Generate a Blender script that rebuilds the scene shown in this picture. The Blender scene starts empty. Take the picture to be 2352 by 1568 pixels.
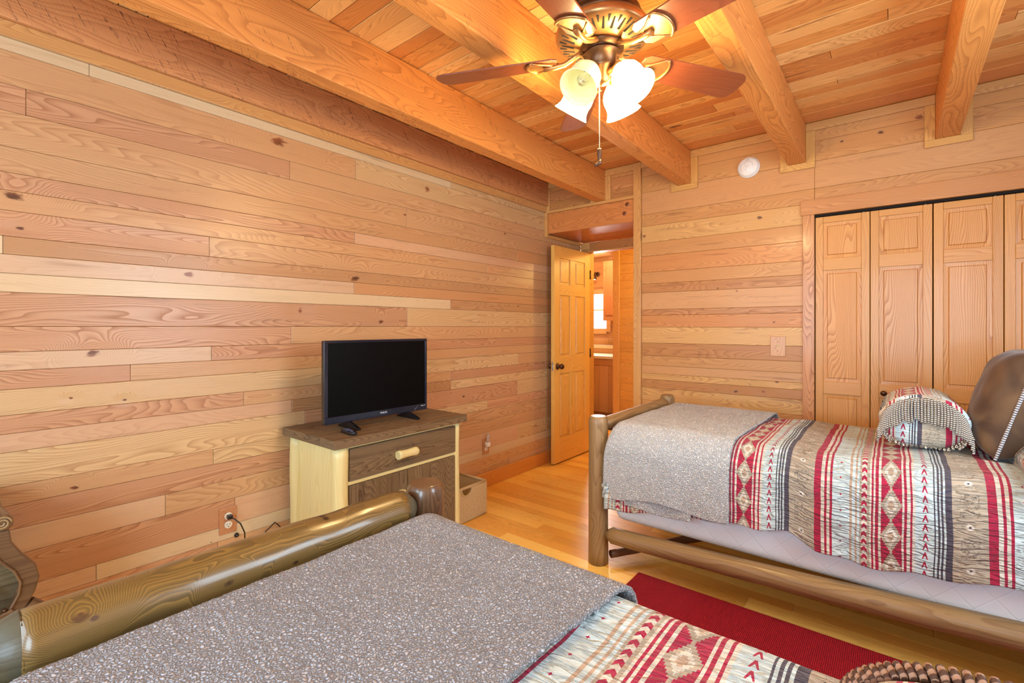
import bpy, bmesh, math, random
from mathutils import Vector, Matrix, noise
S = bpy.context.scene
COL = S.collection
PI = math.pi
random.seed(7)
# ------------------------------------------------------------ camera
F = 1090.0; CX = 1176.0; HY = 750.0; CH = 1.28
YAW = math.radians(38.85)
cam = bpy.data.cameras.new('camera'); camo = bpy.data.objects.new('camera', cam); COL.objects.link(camo)
cam.sensor_width = 36; cam.lens = F/2352*36; cam.shift_y = -(784-HY)/2352
cam.clip_start = .02
camo.location = (0, 0, CH); camo.rotation_euler = (PI/2, 0, YAW)
S.camera = camo
CS, SN = math.cos(YAW), math.sin(YAW)
def ray(px):
    u = (px-CX)/F
    return (-SN+u*CS, CS+u*SN)
def onX(px, py, X):
    r = ray(px); t = X/r[0]
    return (X, t*r[1], CH+(HY-py)*t/F)
def onY(px, py, Y):
    r = ray(px); t = Y/r[1]
    return (t*r[0], Y, CH+(HY-py)*t/F)
# ------------------------------------------------------------ render look, world, lights
S.view_settings.view_transform = 'Standard'; S.view_settings.look = 'None'
S.view_settings.exposure = -0.30; S.view_settings.gamma = 1
try: S.view_settings.use_curve_mapping = False
except Exception: pass
W = bpy.data.worlds.new('world'); S.world = W; W.use_nodes = True
W.node_tree.nodes['Background'].inputs[0].default_value = (.75, .88, 1, 1)
W.node_tree.nodes['Background'].inputs[1].default_value = 1.2
def area(name, loc, rot, sx, sy, power, col):
    l = bpy.data.lights.new(name, 'AREA'); l.shape = 'RECTANGLE'; l.size = sx; l.size_y = sy
    l.energy = power; l.color = col
    o = bpy.data.objects.new(name, l); o.location = loc; o.rotation_euler = rot; COL.objects.link(o); return o
# daylight entering through the window between the beds' heads and the two windows behind the camera
DAY = (.68, .86, 1)
area('window_daylight', (1.03, 1.62, 1.60), (0, PI/2, 0), 1.0, 1.05, 52, DAY)
area('rear_daylight', (-1.55, -1.54, 1.45), (PI/2, 0, 0), 1.5, 1.3, 66, (.62, .83, 1))
area('rear_daylight', (.25, -1.54, 1.45), (PI/2, 0, 0), 1.2, 1.3, 92, (.62, .83, 1))
# hallway lamp and the far room's window light
def pt(name, loc, p, col, r=.06):
    l = bpy.data.lights.new(name, 'POINT'); l.energy = p; l.color = col; l.shadow_soft_size = r
    o = bpy.data.objects.new(name, l); o.location = loc; COL.objects.link(o); return o
pt('hall_lamp_light', (-1.55, 4.95, 2.2), 50, (1, .76, .28), .05)
area('far_window_daylight', (-3.70, 6.58, 1.6), (-PI/2, 0, 0), .5, .5, 40, (1, .97, .95))
pt('far_room_lamp_light', (-3.1, 5.75, 2.25), 28, (1, .90, .74), .08)

# ------------------------------------------------------------ node helpers
def lin(c):
    return tuple(((x/255)/12.92 if x/255 <= .04045 else ((x/255+.055)/1.055)**2.4) for x in c)
class G:
    def __init__(s, name):
        s.m = bpy.data.materials.new(name); s.m.use_nodes = True
        s.t = s.m.node_tree; s.n = s.t.nodes; s.n.clear()
        s.out = s.n.new('ShaderNodeOutputMaterial')
    def L(s, a, b): s.t.links.new(a, b)
    def put(s, sock, v):
        if isinstance(v, E): s.L(v.o, sock)
        elif isinstance(v, (tuple, list)):
            v = tuple(v)
            if len(v) == 3 and len(sock.default_value) == 4: v = v+(1,)
            sock.default_value = v
        else: sock.default_value = v
    def math(s, op, *a, clamp=False):
        n = s.n.new('ShaderNodeMath'); n.operation = op; n.use_clamp = clamp
        for i, x in enumerate(a): s.put(n.inputs[i], x)
        return E(s, n.outputs[0])
    def vec(s, x, y, z=0.0):
        n = s.n.new('ShaderNodeCombineXYZ')
        for i, v in enumerate((x, y, z)): s.put(n.inputs[i], v)
        return E(s, n.outputs[0])
    def sep(s, v):
        n = s.n.new('ShaderNodeSeparateXYZ'); s.L(v.o, n.inputs[0])
        return [E(s, o) for o in n.outputs]
    def uv(s):
        n = s.n.new('ShaderNodeUVMap'); n.uv_map = 'UVMap'; return s.sep(E(s, n.outputs[0]))[:2]
    def pos(s):
        n = s.n.new('ShaderNodeNewGeometry'); return s.sep(E(s, n.outputs['Position']))
    def obj(s):
        n = s.n.new('ShaderNodeTexCoord'); return E(s, n.outputs['Object'])
    def attr(s, name):
        n = s.n.new('ShaderNodeAttribute'); n.attribute_name = name
        return E(s, n.outputs['Color']), E(s, n.outputs['Alpha'])
    def noise(s, v, scale=1.0, detail=2.0, rough=.5, dist=0.0):
        n = s.n.new('ShaderNodeTexNoise'); s.L(v.o, n.inputs['Vector'])
        n.inputs['Scale'].default_value = scale; n.inputs['Detail'].default_value = detail
        n.inputs['Roughness'].default_value = rough; n.inputs['Distortion'].default_value = dist
        return E(s, n.outputs[0])
    def vor(s, v, scale=1.0, feature='F1'):
        n = s.n.new('ShaderNodeTexVoronoi'); n.feature = feature; s.L(v.o, n.inputs['Vector'])
        n.inputs['Scale'].default_value = scale
        return E(s, n.outputs['Distance']), (E(s, n.outputs['Color']) if feature == 'F1' else None)
    def mix(s, f, a, b, mode='MIX'):
        n = s.n.new('ShaderNodeMix'); n.data_type = 'RGBA'; n.blend_type = mode
        s.put(n.inputs[0], f); s.put(n.inputs[6], a); s.put(n.inputs[7], b)
        return E(s, n.outputs[2])
    def smooth(s, x, a, b):
        n = s.n.new('ShaderNodeMapRange'); n.interpolation_type = 'SMOOTHSTEP'
        s.put(n.inputs[0], x); n.inputs[1].default_value = a; n.inputs[2].default_value = b
        return E(s, n.outputs[0])
    def ramp(s, x, stops, interp='CONSTANT'):
        n = s.n.new('ShaderNodeValToRGB'); n.color_ramp.interpolation = interp
        e = n.color_ramp.elements
        e[0].position = stops[0][0]; e[0].color = (*stops[0][1], 1)
        e[1].position = stops[1][0]; e[1].color = (*stops[1][1], 1)
        for p, c in stops[2:]:
            k = e.new(p); k.color = (*c, 1)
        s.L(x.o, n.inputs[0]); return E(s, n.outputs[0])
    def bump(s, h, strength=.5, dist=.01, normal=None):
        n = s.n.new('ShaderNodeBump'); n.inputs['Strength'].default_value = strength
        n.inputs['Distance'].default_value = dist; s.L(h.o, n.inputs['Height'])
        if normal: s.L(normal.o, n.inputs['Normal'])
        return E(s, n.outputs[0])
    def bsdf(s, color, rough=.5, normal=None, metal=0.0, coat=0.0, spec=.5, sheen=0.0, emit=None, es=0.0, trans=0.0, alpha=None):
        n = s.n.new('ShaderNodeBsdfPrincipled')
        s.put(n.inputs['Base Color'], color); s.put(n.inputs['Roughness'], rough)
        n.inputs['Metallic'].default_value = metal; n.inputs['Coat Weight'].default_value = coat
        n.inputs['Coat Roughness'].default_value = .12
        n.inputs['Specular IOR Level'].default_value = spec
        n.inputs['Sheen Weight'].default_value = sheen; n.inputs['Sheen Roughness'].default_value = .5
        n.inputs['Transmission Weight'].default_value = trans
        if emit: s.put(n.inputs['Emission Color'], emit); n.inputs['Emission Strength'].default_value = es
        if normal: s.L(normal.o, n.inputs['Normal'])
        s.L(n.outputs[0], s.out.inputs[0]); return s.m
class E:
    def __init__(s, g, o): s.g = g; s.o = o
    def __add__(s, b): return s.g.math('ADD', s, b)
    __radd__ = __add__
    def __sub__(s, b): return s.g.math('SUBTRACT', s, b)
    def __rsub__(s, b): return s.g.math('SUBTRACT', b, s)
    def __mul__(s, b): return s.g.math('MULTIPLY', s, b)
    __rmul__ = __mul__
    def __truediv__(s, b): return s.g.math('DIVIDE', s, b)
    def lt(s, b): return s.g.math('LESS_THAN', s, b)
    def gt(s, b): return s.g.math('GREATER_THAN', s, b)
    def abs(s): return s.g.math('ABSOLUTE', s)
    def mod(s, b): return s.g.math('FLOORED_MODULO', s, b)
    def floor(s): return s.g.math('FLOOR', s)

def wood(name, freq=7.0, rough=.38, knots=.12, saw=0.0, coat=.25, klist=None, bump=.12, dark=(.60, .46, .36), streak=.25, jitter=.10, fig=5.5, wav=.05, ksc=(1.25, 3.6), hue=(1, 1, 1), kax=1, marks=.0, sawm=(.42, .62), kcol=((58, 26, 14), (132, 66, 34))):
    """grain runs along U (metres); colour of each board comes from its 'tint' attribute"""
    g = G(name); s, t = g.uv()
    lo = g.noise(g.vec(s*1.1, t*7.0), 1, 1.5, .45)
    wob = g.noise(g.vec(s*6, t*14), 1, 2, .5)
    kd, kc = g.vor(g.vec(s*ksc[0], t*ksc[1]), 1)
    on = g.sep(kc)[0].lt(knots)
    kk = g.smooth(kd, .40, .0)*on
    km = g.smooth(kd+(wob-.5)*.07, .075, .03)*on
    field = lo*fig+t*11.0+wob*wav+kk*1.6
    if klist:
        wob2 = g.noise(g.vec(s*22, t*50), 1, 2, .6)
        P = g.pos(); tot = None; totm = None
        for (ky, kz, r) in klist:
            a = (P[kax]-ky)/(r*1.6); b = (P[2]-kz)/r
            d = g.math('SQRT', a*a+b*b)
            d2 = d+(wob2-.5)*1.6
            m = g.smooth(d2, .8, .25); f = g.smooth(d, 5.0, 0)
            tot = f if tot is None else g.math('MAXIMUM', tot, f)
            totm = m if totm is None else g.math('MAXIMUM', totm, m)
        field = field+tot*2.6; km = g.math('MAXIMUM', km, totm)
    fr = (field*freq).mod(1.0)
    w = g.math('POWER', fr, 2.2)*g.smooth(fr, 1.0, .93)
    fib = g.noise(g.vec(s*7, t*320), 1, 2, .6)
    st = g.noise(g.vec(s*1.6, t*36), 1, 3, .6)
    tint, al = g.attr('tint'); tint = g.mix(1.0, tint, hue, 'MULTIPLY')
    darkc = g.mix(1.0, tint, dark, 'MULTIPLY')
    f = g.math('MULTIPLY', w, al)*1.3+(g.smooth(st, .5, .78)*streak)+(fib-.5)*.28
    pores = g.smooth(g.noise(g.vec(s*22, t*420), 1, 1, .5), .62, .75)*w*.5
    f = g.math('ADD', f, pores, clamp=True)
    c = g.mix(f, tint, darkc)
    big = g.noise(g.vec(s*.8, t*2.2), 1, 1, .5)
    c = g.mix(g.smooth(big, .35, .7)*jitter*2, c, g.mix(1.0, c, (1.0, .72, .5), 'MULTIPLY'))
    if marks:
        mk = g.smooth(g.noise(g.vec(s*1.7, t*24), 1, 4, .62), .60, .72)*marks
        c = g.mix(mk, c, g.mix(1.0, c, (.34, .22, .16), 'MULTIPLY'))
    c = g.mix(km*.9, c, g.mix(g.smooth(wob, .35, .65), lin(kcol[0]), lin(kcol[1])))
    h = f*-1.0
    if saw > 0:
        q = g.noise(g.vec(s*170+t*95, t*9+s*5), 1, 1, .5)
        mask = g.smooth(g.noise(g.vec(s*2.3, t*9), 1, 2, .6), *sawm)
        sc = g.smooth(q, .60, .70)*mask*g.smooth(g.noise(g.vec(s*60, t*60), 1, 1), .4, .6)
        c = g.mix(sc*saw, c, lin((88, 48, 24)))
        h = h-sc*2-g.noise(g.vec(s*170+t*95, t*9), 1, 1)*.8
    nrm = g.bump(h, bump, .003)
    return g.bsdf(c, g.math('ADD', f*.12, rough), nrm, coat=coat)
def plain(name, rgb, rough=.5, metal=0.0, coat=0.0, nscale=40, namt=.12, bump=.0, **k):
    g = G(name); v = g.obj(); n = g.noise(v, nscale, 3, .6)
    c0 = lin(rgb); c = g.mix(g.smooth(n, .3, .7), tuple(x*(1-namt) for x in c0), tuple(min(1, x*(1+namt)) for x in c0))
    nr = g.bump(n, bump, .002) if bump else None
    return g.bsdf(c, rough, nr, metal=metal, coat=coat, **k)

# ------------------------------------------------------------ mesh builder
class MB:
    def __init__(s): s.v = []; s.f = []; s.uv = []; s.c = []; s.sm = []; s.mi = []
    def face(s, idx, uvs, c, smooth=False, mi=0):
        s.f.append(idx); s.uv.append(uvs); s.c.append(c); s.sm.append(smooth); s.mi.append(mi)
    def box(s, x0, x1, y0, y1, z0, z1, grain=0, c=(.5, .5, .5, .5), M=None, mi=0, taper=None):
        b = len(s.v); off = (random.uniform(0, 60), random.uniform(0, 60))
        P = [(x, y, z) for x in (x0, x1) for y in (y0, y1) for z in (z0, z1)]
        for p in P:
            s.v.append(tuple(M @ Vector(p)) if M else p)
        F_ = [(0, 1, 3, 2, 0), (4, 6, 7, 5, 0), (0, 4, 5, 1, 1), (2, 3, 7, 6, 1), (0, 2, 6, 4, 2), (1, 5, 7, 3, 2)]
        for *ix, n in F_:
            if n == grain: a, d = [k for k in (0, 1, 2) if k != n]; sc = 1
            else: a = grain; d = [k for k in (0, 1, 2) if k not in (n, a)][0]
            s.face([b+i for i in ix], [(P[i][a]+off[0], P[i][d]+off[1]+n*1.7) for i in ix], c, False, mi)
    def hexa(s, P, c=(.5, .5, .5, .5), grain=0, mi=0):
        """8 arbitrary corners ordered like box"""
        b = len(s.v); off = (random.uniform(0, 60), random.uniform(0, 60)); s.v += [tuple(p) for p in P]
        for *ix, n in [(0, 1, 3, 2, 0), (4, 6, 7, 5, 0), (0, 4, 5, 1, 1), (2, 3, 7, 6, 1), (0, 2, 6, 4, 2), (1, 5, 7, 3, 2)]:
            if n == grain: a, d = [k for k in (0, 1, 2) if k != n]
            else: a = grain; d = [k for k in (0, 1, 2) if k not in (n, a)][0]
            s.face([b+i for i in ix], [(P[i][a]+off[0], P[i][d]+off[1]) for i in ix], c, False, mi)
    def tube(s, pts, rad, n=12, c=(.5, .5, .5, .5), caps=True, rf=None, smooth=True, mi=0, twist=0.0):
        pts = [Vector(p) for p in pts]; m = len(pts)
        if not isinstance(rad, (list, tuple)): rad = [rad]*m
        T = [(pts[min(i+1, m-1)]-pts[max(i-1, 0)]).normalized() for i in range(m)]
        up = Vector((0, 0, 1)) if abs(T[0].z) < .9 else Vector((1, 0, 0))
        A = (up-T[0]*up.dot(T[0])).normalized(); b0 = len(s.v); off = (random.uniform(0, 60), random.uniform(0, 60))
        L = 0; Ls = []
        for i in range(m):
            if i: L += (pts[i]-pts[i-1]).length
            Ls.append(L)
            A = (A-T[i]*A.dot(T[i])).normalized(); B = T[i].cross(A)
            for k in range(n):
                th = 2*PI*k/n-PI/2*0
                r = rad[i]*(rf(th, i, L) if rf else 1)
                # k=0 seam placed underneath
                s.v.append(tuple(pts[i]+(-A*math.cos(th)+B*math.sin(th))*r))
        for i in range(m-1):
            for k in range(n):
                a = b0+i*n+k; d = b0+i*n+(k+1) % n
                r = max(rad[0], rad[-1], rad[m//2])
                t0 = 2*PI*k/n*r+off[1]; t1 = 2*PI*(k+1)/n*r+off[1]
                s.face([a, d, d+n, a+n], [(Ls[i]+off[0], t0), (Ls[i]+off[0], t1), (Ls[i+1]+off[0], t1), (Ls[i+1]+off[0], t0)], c, smooth, mi)
        if caps:
            for i, rv in ((0, True), (m-1, False)):
                ix = [b0+i*n+k for k in range(n)]
                if rv: ix = ix[::-1]
                q = [Vector(s.v[j])-pts[i] for j in ix]; B = T[i].cross(Vector((.3, .5, .8))).normalized(); A2 = T[i].cross(B)
                s.face(ix, [(v.dot(A2)*.3+off[0], v.dot(B)+off[1]) for v in q], c, False, mi)
    def lathe(s, prof, n=32, M=None, c=(.5, .5, .5, .5), smooth=True, rf=None, mi=0):
        b0 = len(s.v)
        for i, (r, z) in enumerate(prof):
            for k in range(n):
                th = 2*PI*k/n; rr = r*(rf(th, i) if rf else 1)
                p = Vector((rr*math.cos(th), rr*math.sin(th), z)); s.v.append(tuple(M @ p) if M else tuple(p))
        for i in range(len(prof)-1):
            for k in range(n):
                a = b0+i*n+k; d = b0+i*n+(k+1) % n
                s.face([a, d, d+n, a+n], [(prof[i][1], k*.02), (prof[i][1], k*.02+.02), (prof[i+1][1], k*.02+.02), (prof[i+1][1], k*.02)], c, smooth, mi)
        for i, fl in ((0, True), (len(prof)-1, False)):
            if prof[i][0] > 1e-4:
                ix = [b0+i*n+k for k in range(n)]
                if fl: ix = ix[::-1]
                s.face(ix, [(s.v[j][0], s.v[j][1]) for j in ix], c, False, mi)
    def prism(s, poly, d0, d1, axis, c=(.5, .5, .5, .5), M=None, smooth=False, mi=0):
        """poly of 2-D points extruded along axis: 'x' -> (d, a, b), 'y' -> (a, d, b), 'z' -> (a, b, d)"""
        n = len(poly); b0 = len(s.v)
        def P(a, b, d): return {'x': (d, a, b), 'y': (a, d, b), 'z': (a, b, d)}[axis]
        for d in (d0, d1):
            for (a, b) in poly:
                p = Vector(P(a, b, d)); s.v.append(tuple(M @ p) if M else tuple(p))
        s.face(list(range(b0, b0+n)), [(a, b) for a, b in poly], c, False, mi)
        s.face(list(range(b0+2*n-1, b0+n-1, -1)), [(a, b) for a, b in poly[::-1]], c, False, mi)
        L = 0
        for k in range(n):
            k2 = (k+1) % n; l = math.dist(poly[k], poly[k2])
            s.face([b0+k2, b0+k, b0+k+n, b0+k2+n], [(L+l, 0), (L, 0), (L, d1-d0), (L+l, d1-d0)], c, smooth, mi); L += l
    def grid(s, fn, nu, nv, c=(.5, .5, .5, .5), smooth=True, mi=0, closev=False):
        b0 = len(s.v); U = []
        for i in range(nu+1):
            for j in range(nv+1):
                p, uv = fn(i/nu, j/nv); s.v.append(tuple(p)); U.append(uv)
        for i in range(nu):
            for j in range(nv):
                q = [i*(nv+1)+j, (i+1)*(nv+1)+j, (i+1)*(nv+1)+j+1, i*(nv+1)+j+1]
                s.face([b0+k for k in q], [U[k] for k in q], c, smooth, mi)
    def build(s, name, mats, parent=None, bevel=0, seg=2, solid=0, sub=0, fix=True):
        me = bpy.data.meshes.new(name); me.from_pydata(s.v, [], s.f)
        uvl = me.uv_layers.new(name='UVMap'); i = 0; flat = []
        for u in s.uv:
            for a in u: flat += [a[0], a[1]]
        uvl.data.foreach_set('uv', flat)
        at = me.color_attributes.new(name='tint', type='FLOAT_COLOR', domain='CORNER'); cc = []
        for f, c in zip(s.f, s.c):
            c = tuple(c) if len(c) == 4 else tuple(c)+(.5,)
            cc += list(c)*len(f)
        at.data.foreach_set('color', cc)
        if not isinstance(mats, (list, tuple)): mats = [mats]
        for m in mats: me.materials.append(m)
        me.polygons.foreach_set('material_index', s.mi)
        me.polygons.foreach_set('use_smooth', s.sm)
        if fix:
            bm = bmesh.new(); bm.from_mesh(me); bmesh.ops.recalc_face_normals(bm, faces=bm.faces); bm.to_mesh(me); bm.free()
        me.update()
        o = bpy.data.objects.new(name, me); COL.objects.link(o)
        if parent: o.parent = parent
        if bevel:
            m = o.modifiers.new('b', 'BEVEL'); m.width = bevel; m.segments = seg; m.limit_method = 'ANGLE'; m.angle_limit = .6; m.harden_normals = False
        if solid:
            m = o.modifiers.new('s', 'SOLIDIFY'); m.thickness = solid; m.offset = -1
        if sub:
            m = o.modifiers.new('u', 'SUBSURF'); m.levels = sub; m.render_levels = sub
        return o
def thing(name, label, cat, loc=(0, 0, 0), rotz=0, group=None):
    o = bpy.data.objects.new(name, None); COL.objects.link(o); o.empty_display_size = .1
    o.location = loc; o.rotation_euler = (0, 0, rotz); o['label'] = label; o['category'] = cat
    if group: o['group'] = group
    return o
def tag(o, label, cat, group=None, kind=None):
    o['label'] = label; o['category'] = cat
    if group: o['group'] = group
    if kind: o['kind'] = kind
    return o
def struct(o): o['kind'] = 'structure'; return o
def col(r, g, b, a=.5, j=0.0):
    k = 1+random.uniform(-j, j)
    return tuple(min(1, x*k) for x in lin((r, g, b)))+(a,)

# ------------------------------------------------------------ materials
KN = [(640, 325, .038), (432, 630, .018), (815, 640, .03), (213, 811, .02), (287, 918, .007), (163, 914, .006),
      (690, 715, .014), (875, 738, .018), (982, 435, .024), (28, 450, .026), (46, 524, .010), (1190, 703, .012),
      (1065, 910, .014), (1020, 905, .008), (172, 1120, .012), (485, 1245, .006), (930, 493, .012), (1160, 536, .010)]
M_wall = wood('wall_board_wood', marks=.35, hue=(.88, .99, 1.06), freq=6.0, rough=.31, knots=.07, coat=.0, klist=[onX(a, b, -2.55)[1:]+(r,) for a, b, r in KN])  # cooler hue puts the bluish daylight on this wall into the wood colour
M_board = wood('board_wood', marks=.5, hue=(.94, .88, .62), freq=6.5, rough=.40, knots=.18, coat=.06)  # yellowed hue carries the same painted-in warm light as the far wall
KF = [(1480, 542, .018), (1745, 500, .016), (1778, 740, .012), (1754, 899, .013), (1690, 898, .016), (1648, 662, .009), (1692, 668, .009), (1785, 877, .011), (2112, 268, .022), (2022, 303, .018), (1934, 324, .010), (2120, 436, .010)]
M_farw = wood('far_wall_board_wood', marks=.5, hue=(.94, .88, .62), freq=6.5, rough=.40, knots=.06, coat=.06, kax=0, klist=[(onY(a, b, 3.68)[0], onY(a, b, 3.68)[2], r) for a, b, r in KF])  # yellowed hue puts the far wall's warm lamplight into the wood colour
M_trim = wood('trim_wood', hue=(.94, 1.0, .86), freq=9.0, rough=.36, knots=.03, coat=.25)
M_beam = wood('sawn_beam_wood', hue=(1.0, 1.12, 1.0), freq=4.0, rough=.5, knots=.10, saw=.7, coat=.0, bump=.3)
M_timber = wood('rough_timber_wood', freq=4.0, rough=.55, knots=.12, saw=.95, coat=.0, bump=.4, sawm=(.28, .5), marks=.5)
M_ceil = wood('ceiling_board_wood', marks=.8, hue=(1.12, 1.22, 1.15), freq=6.0, rough=.42, knots=.30, coat=.08, streak=.12, jitter=.04)
M_floor = wood('floor_board_wood', hue=(1.35, 2.0, 1.6), freq=5.0, rough=.30, knots=.03, coat=.15, streak=.08, jitter=.03)
M_pine = wood('clear_pine_wood', hue=(.84, .84, .60), freq=9, fig=2.6, rough=.36, knots=.0, coat=.12, dark=(.70, .50, .32), streak=.2, jitter=.05)
KL = [(186, 1416, .0125), (215, 1417, .006), (520, 1335, .0095), (319, 1324, .005), (629, 1222, .006), (763, 1196, .007), (676, 1288, .008), (886, 1150, .006)]
M_log = wood('stained_log_wood', kcol=((34, 24, 18), (84, 60, 40)), freq=8.0, fig=5.0, wav=.8, ksc=(3.0, 9.0), rough=.28, knots=.0, coat=.4, klist=[onX(a, b, -1.105)[1:]+(r,) for a, b, r in KL], dark=(2.3, 2.1, 1.6), streak=.2, bump=.06)
M_log2 = wood('worn_log_wood', wav=.3, ksc=(3.0, 8.0), freq=3.0, rough=.44, knots=.15, coat=.1, dark=(.62, .52, .42), streak=.5, bump=.12)
M_peel = wood('peeled_log_wood', ksc=(4.0, 12.0), wav=.3, freq=2.4, rough=.42, knots=.45, coat=.1, dark=(.80, .66, .48), streak=.15, jitter=.04)
M_barn = wood('barn_board_wood', freq=7.0, rough=.62, knots=.25, saw=.8, coat=.05, dark=(.42, .36, .30), streak=.8, bump=.5)
M_dark = plain('dark_gap', (22, 13, 8), .9)
M_bronze = plain('oiled_bronze', (92, 66, 46), .36, metal=.85, nscale=12)
M_bronze_l = plain('brushed_bronze', (176, 132, 84), .34, metal=.8, nscale=12)
M_black = plain('black_plastic', (14, 16, 20), .28, coat=.4)
M_screen = plain('black_screen', (2, 2, 3), .42, spec=.12)
M_white = plain('white_plastic', (238, 236, 230), .4, namt=.02)
M_cream = plain('ivory_plastic', (232, 224, 205), .4)
M_steel = plain('brushed_steel', (190, 186, 180), .3, metal=.9)
M_leather = plain('brown_leather', (52, 34, 26), .34, nscale=160, namt=.25, bump=.25, coat=.2)
M_teal = plain('teal_fabric', (48, 82, 92), .9, nscale=300, namt=.4, bump=.4)
M_carved = wood('carved_wood', freq=3.0, rough=.4, knots=.0, coat=.2, dark=(.5, .42, .35), streak=.8)
M_fanblade = wood('fan_blade_wood', freq=4.0, rough=.33, knots=.0, coat=.35, dark=(.72, .6, .5), streak=.3)
TAN = [(206, 150, 104), (200, 143, 98), (210, 156, 112), (204, 146, 96)]
def rt(kind=None):
    k = kind or random.choice(['tan', 'tan', 'tan', 'oak', 'pale', 'pink', 'cream', 'brown'])
    c = {'tan': (212, 160, 112), 'oak': (210, 152, 112), 'pale': (216, 176, 142), 'pink': (214, 166, 130), 'cream': (228, 188, 136),
         'brown': (192, 138, 92), 'orange': (214, 150, 98), 'white': (230, 202, 162)}[k]
    a = {'tan': .45, 'oak': .72, 'pale': .16, 'pink': .16, 'cream': .6, 'brown': .5, 'orange': .5, 'white': .1}[k]
    c = tuple(.74*x+.26*y for x, y in zip(c, (212, 160, 112)))
    j = random.uniform(-.05, .05)
    return tuple(min(1, x*(1+j)) for x in lin(c))+(a+random.uniform(-.08, .08),)

# ------------------------------------------------------------ boarded surfaces
GAP = .0011
def boards(mb, seams, s0, s1, t0, t1, joints, kinds, put, th=.014, colf=None, avgj=1.4, joff=0.0):
    """rows between seams, cut at joints; put(a0,a1,b0,b1,color) adds one board"""
    for i in range(len(seams)-1):
        z1, z0 = max(seams[i], seams[i+1]), min(seams[i], seams[i+1])
        z0 = max(z0, t0); z1 = min(z1, t1)
        if z1-z0 < .003: continue
        js = joints.get(i) if joints else None
        if js is None:
            js = []; x = s0+random.uniform(.2, avgj)
            while x < s1-.15: js.append(x); x += random.uniform(.7, 1.3)*avgj
        js = [s0]+sorted(j for j in js if s0+.03 < j < s1-.03)+[s1]
        ks = (kinds or {}).get(i)
        for k in range(len(js)-1):
            c = colf() if colf else rt(ks[k] if ks and k < len(ks) else None)
            put(js[k]+GAP/2, js[k+1]-GAP/2, z0+GAP/2, z1-GAP/2, c)
ZC = 2.62
LX = -2.55
def YL(px): return onX(px, 750, LX)[1]
seamsL = [2.62, 2.348, 2.300, 2.176, 2.077, 1.946, 1.851, 1.784, 1.710, 1.615, 1.548, 1.478, 1.408, 1.281, 1.186, 1.117, 1.047,
          .952, .883, .8145, .689, .617, .526, .4305, .303, .238, .16, .09, 0]
jl = {0: [], 1: [YL(205), YL(1036)], 2: [YL(817)], 3: [YL(60), YL(666)], 4: [YL(934)], 5: [YL(1189)], 6: [YL(815)], 7: [YL(1120)],
      8: [YL(481)], 9: [YL(7)], 10: [YL(813)], 11: [YL(1035)], 12: [YL(936)], 13: [YL(669)], 14: [YL(486)], 15: [YL(300), YL(1150)],
      16: [YL(1190)], 17: [YL(560), YL(1036)], 18: [YL(670), YL(1036)], 19: [YL(700), YL(1189)], 20: [YL(490), YL(1120)], 21: [YL(700)],
      22: [YL(380)], 23: [YL(540), YL(1190)], 24: [YL(221)], 25: [YL(500)]}
kl = {1: ['white', 'white', 'cream'], 2: ['tan', 'cream'], 3: ['oak', 'oak', 'tan'], 4: ['tan', 'tan'], 5: ['tan', 'orange'], 6: ['oak', 'pink'],
      7: ['tan', 'tan'], 8: ['oak', 'tan'], 9: ['white', 'brown'], 10: ['pale', 'orange'], 11: ['white', 'brown'], 12: ['oak', 'cream'],
      13: ['oak', 'tan'], 14: ['pale', 'oak'], 15: ['oak', 'tan', 'tan'], 16: ['cream', 'tan'], 17: ['oak', 'tan', 'oak'], 18: ['pink', 'brown', 'cream'],
      19: ['cream', 'oak', 'cream'], 20: ['tan', 'cream', 'oak'], 21: ['oak', 'tan'], 22: ['pale', 'tan'], 23: ['oak', 'pink', 'cream'],
      24: ['pale', 'white'], 25: ['oak', 'tan']}
mb = MB()
boards(mb, seamsL, -1.6, 4.31, 0, ZC, jl, kl, lambda a, b, z0, z1, c: mb.box(LX-.014, LX, a, b, z0, z1, 1, c))
mb.box(LX-.06, LX-.0142, -1.6, 4.31, 0, ZC+.03, 1, (.02, .01, .006, 0), mi=1)
struct(mb.build('wall_left', [M_wall, M_dark], bevel=.0016, seg=1))
# closet wall (far), with the closet opening; spans X -1.605 .. 1.05
WY = 3.68
seamsB = [2.62, 2.498, 2.368, 2.189, 2.093, 1.960, 1.85, 1.72, 1.626, 1.553, 1.418, 1.372, 1.276, 1.149, 1.047, .969, .904, .856, .790, .687,
          .60, .50, .41, .33, .22, .13, 0]
CL0, CL1, CT = -.408, .762, 2.015
def wallB(name, X0, X1, Z0, Z1, kinds=None, joints=None, Y=WY, seams=seamsB):
    mb = MB()
    boards(mb, seams, X0, X1, Z0, Z1, joints, kinds, lambda a, b, z0, z1, c: mb.box(a, b, Y, Y+.014, z0, z1, 0, c), avgj=2.2)
    mb.box(X0, X1, Y+.0142, Y+.06, Z0, Z1+(.03 if Z1 == ZC else 0), 0, (.02, .01, .006, 0), mi=1)
    return mb
kb = {0: ['tan'], 1: ['tan', 'orange'], 2: ['pink', 'cream'], 3: ['tan'], 4: ['cream'], 5: ['tan'], 6: ['orange'], 7: ['tan'], 8: ['brown'], 9: ['pink'],
      10: ['oak'], 11: ['orange'], 12: ['cream'], 13: ['brown'], 14: ['tan'], 15: ['pink'], 16: ['cream'], 17: ['brown'], 18: ['cream'], 19: ['tan']}
a = wallB('wall_far', -1.605, CL0, 0, ZC, kb, {i: [] for i in range(40)})
b = wallB('wall_far', CL0, CL1, CT, ZC, kb, {i: [] for i in range(40)})
c = wallB('wall_far', CL1, 1.05, 0, ZC, kb, {i: [] for i in range(40)})
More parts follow.
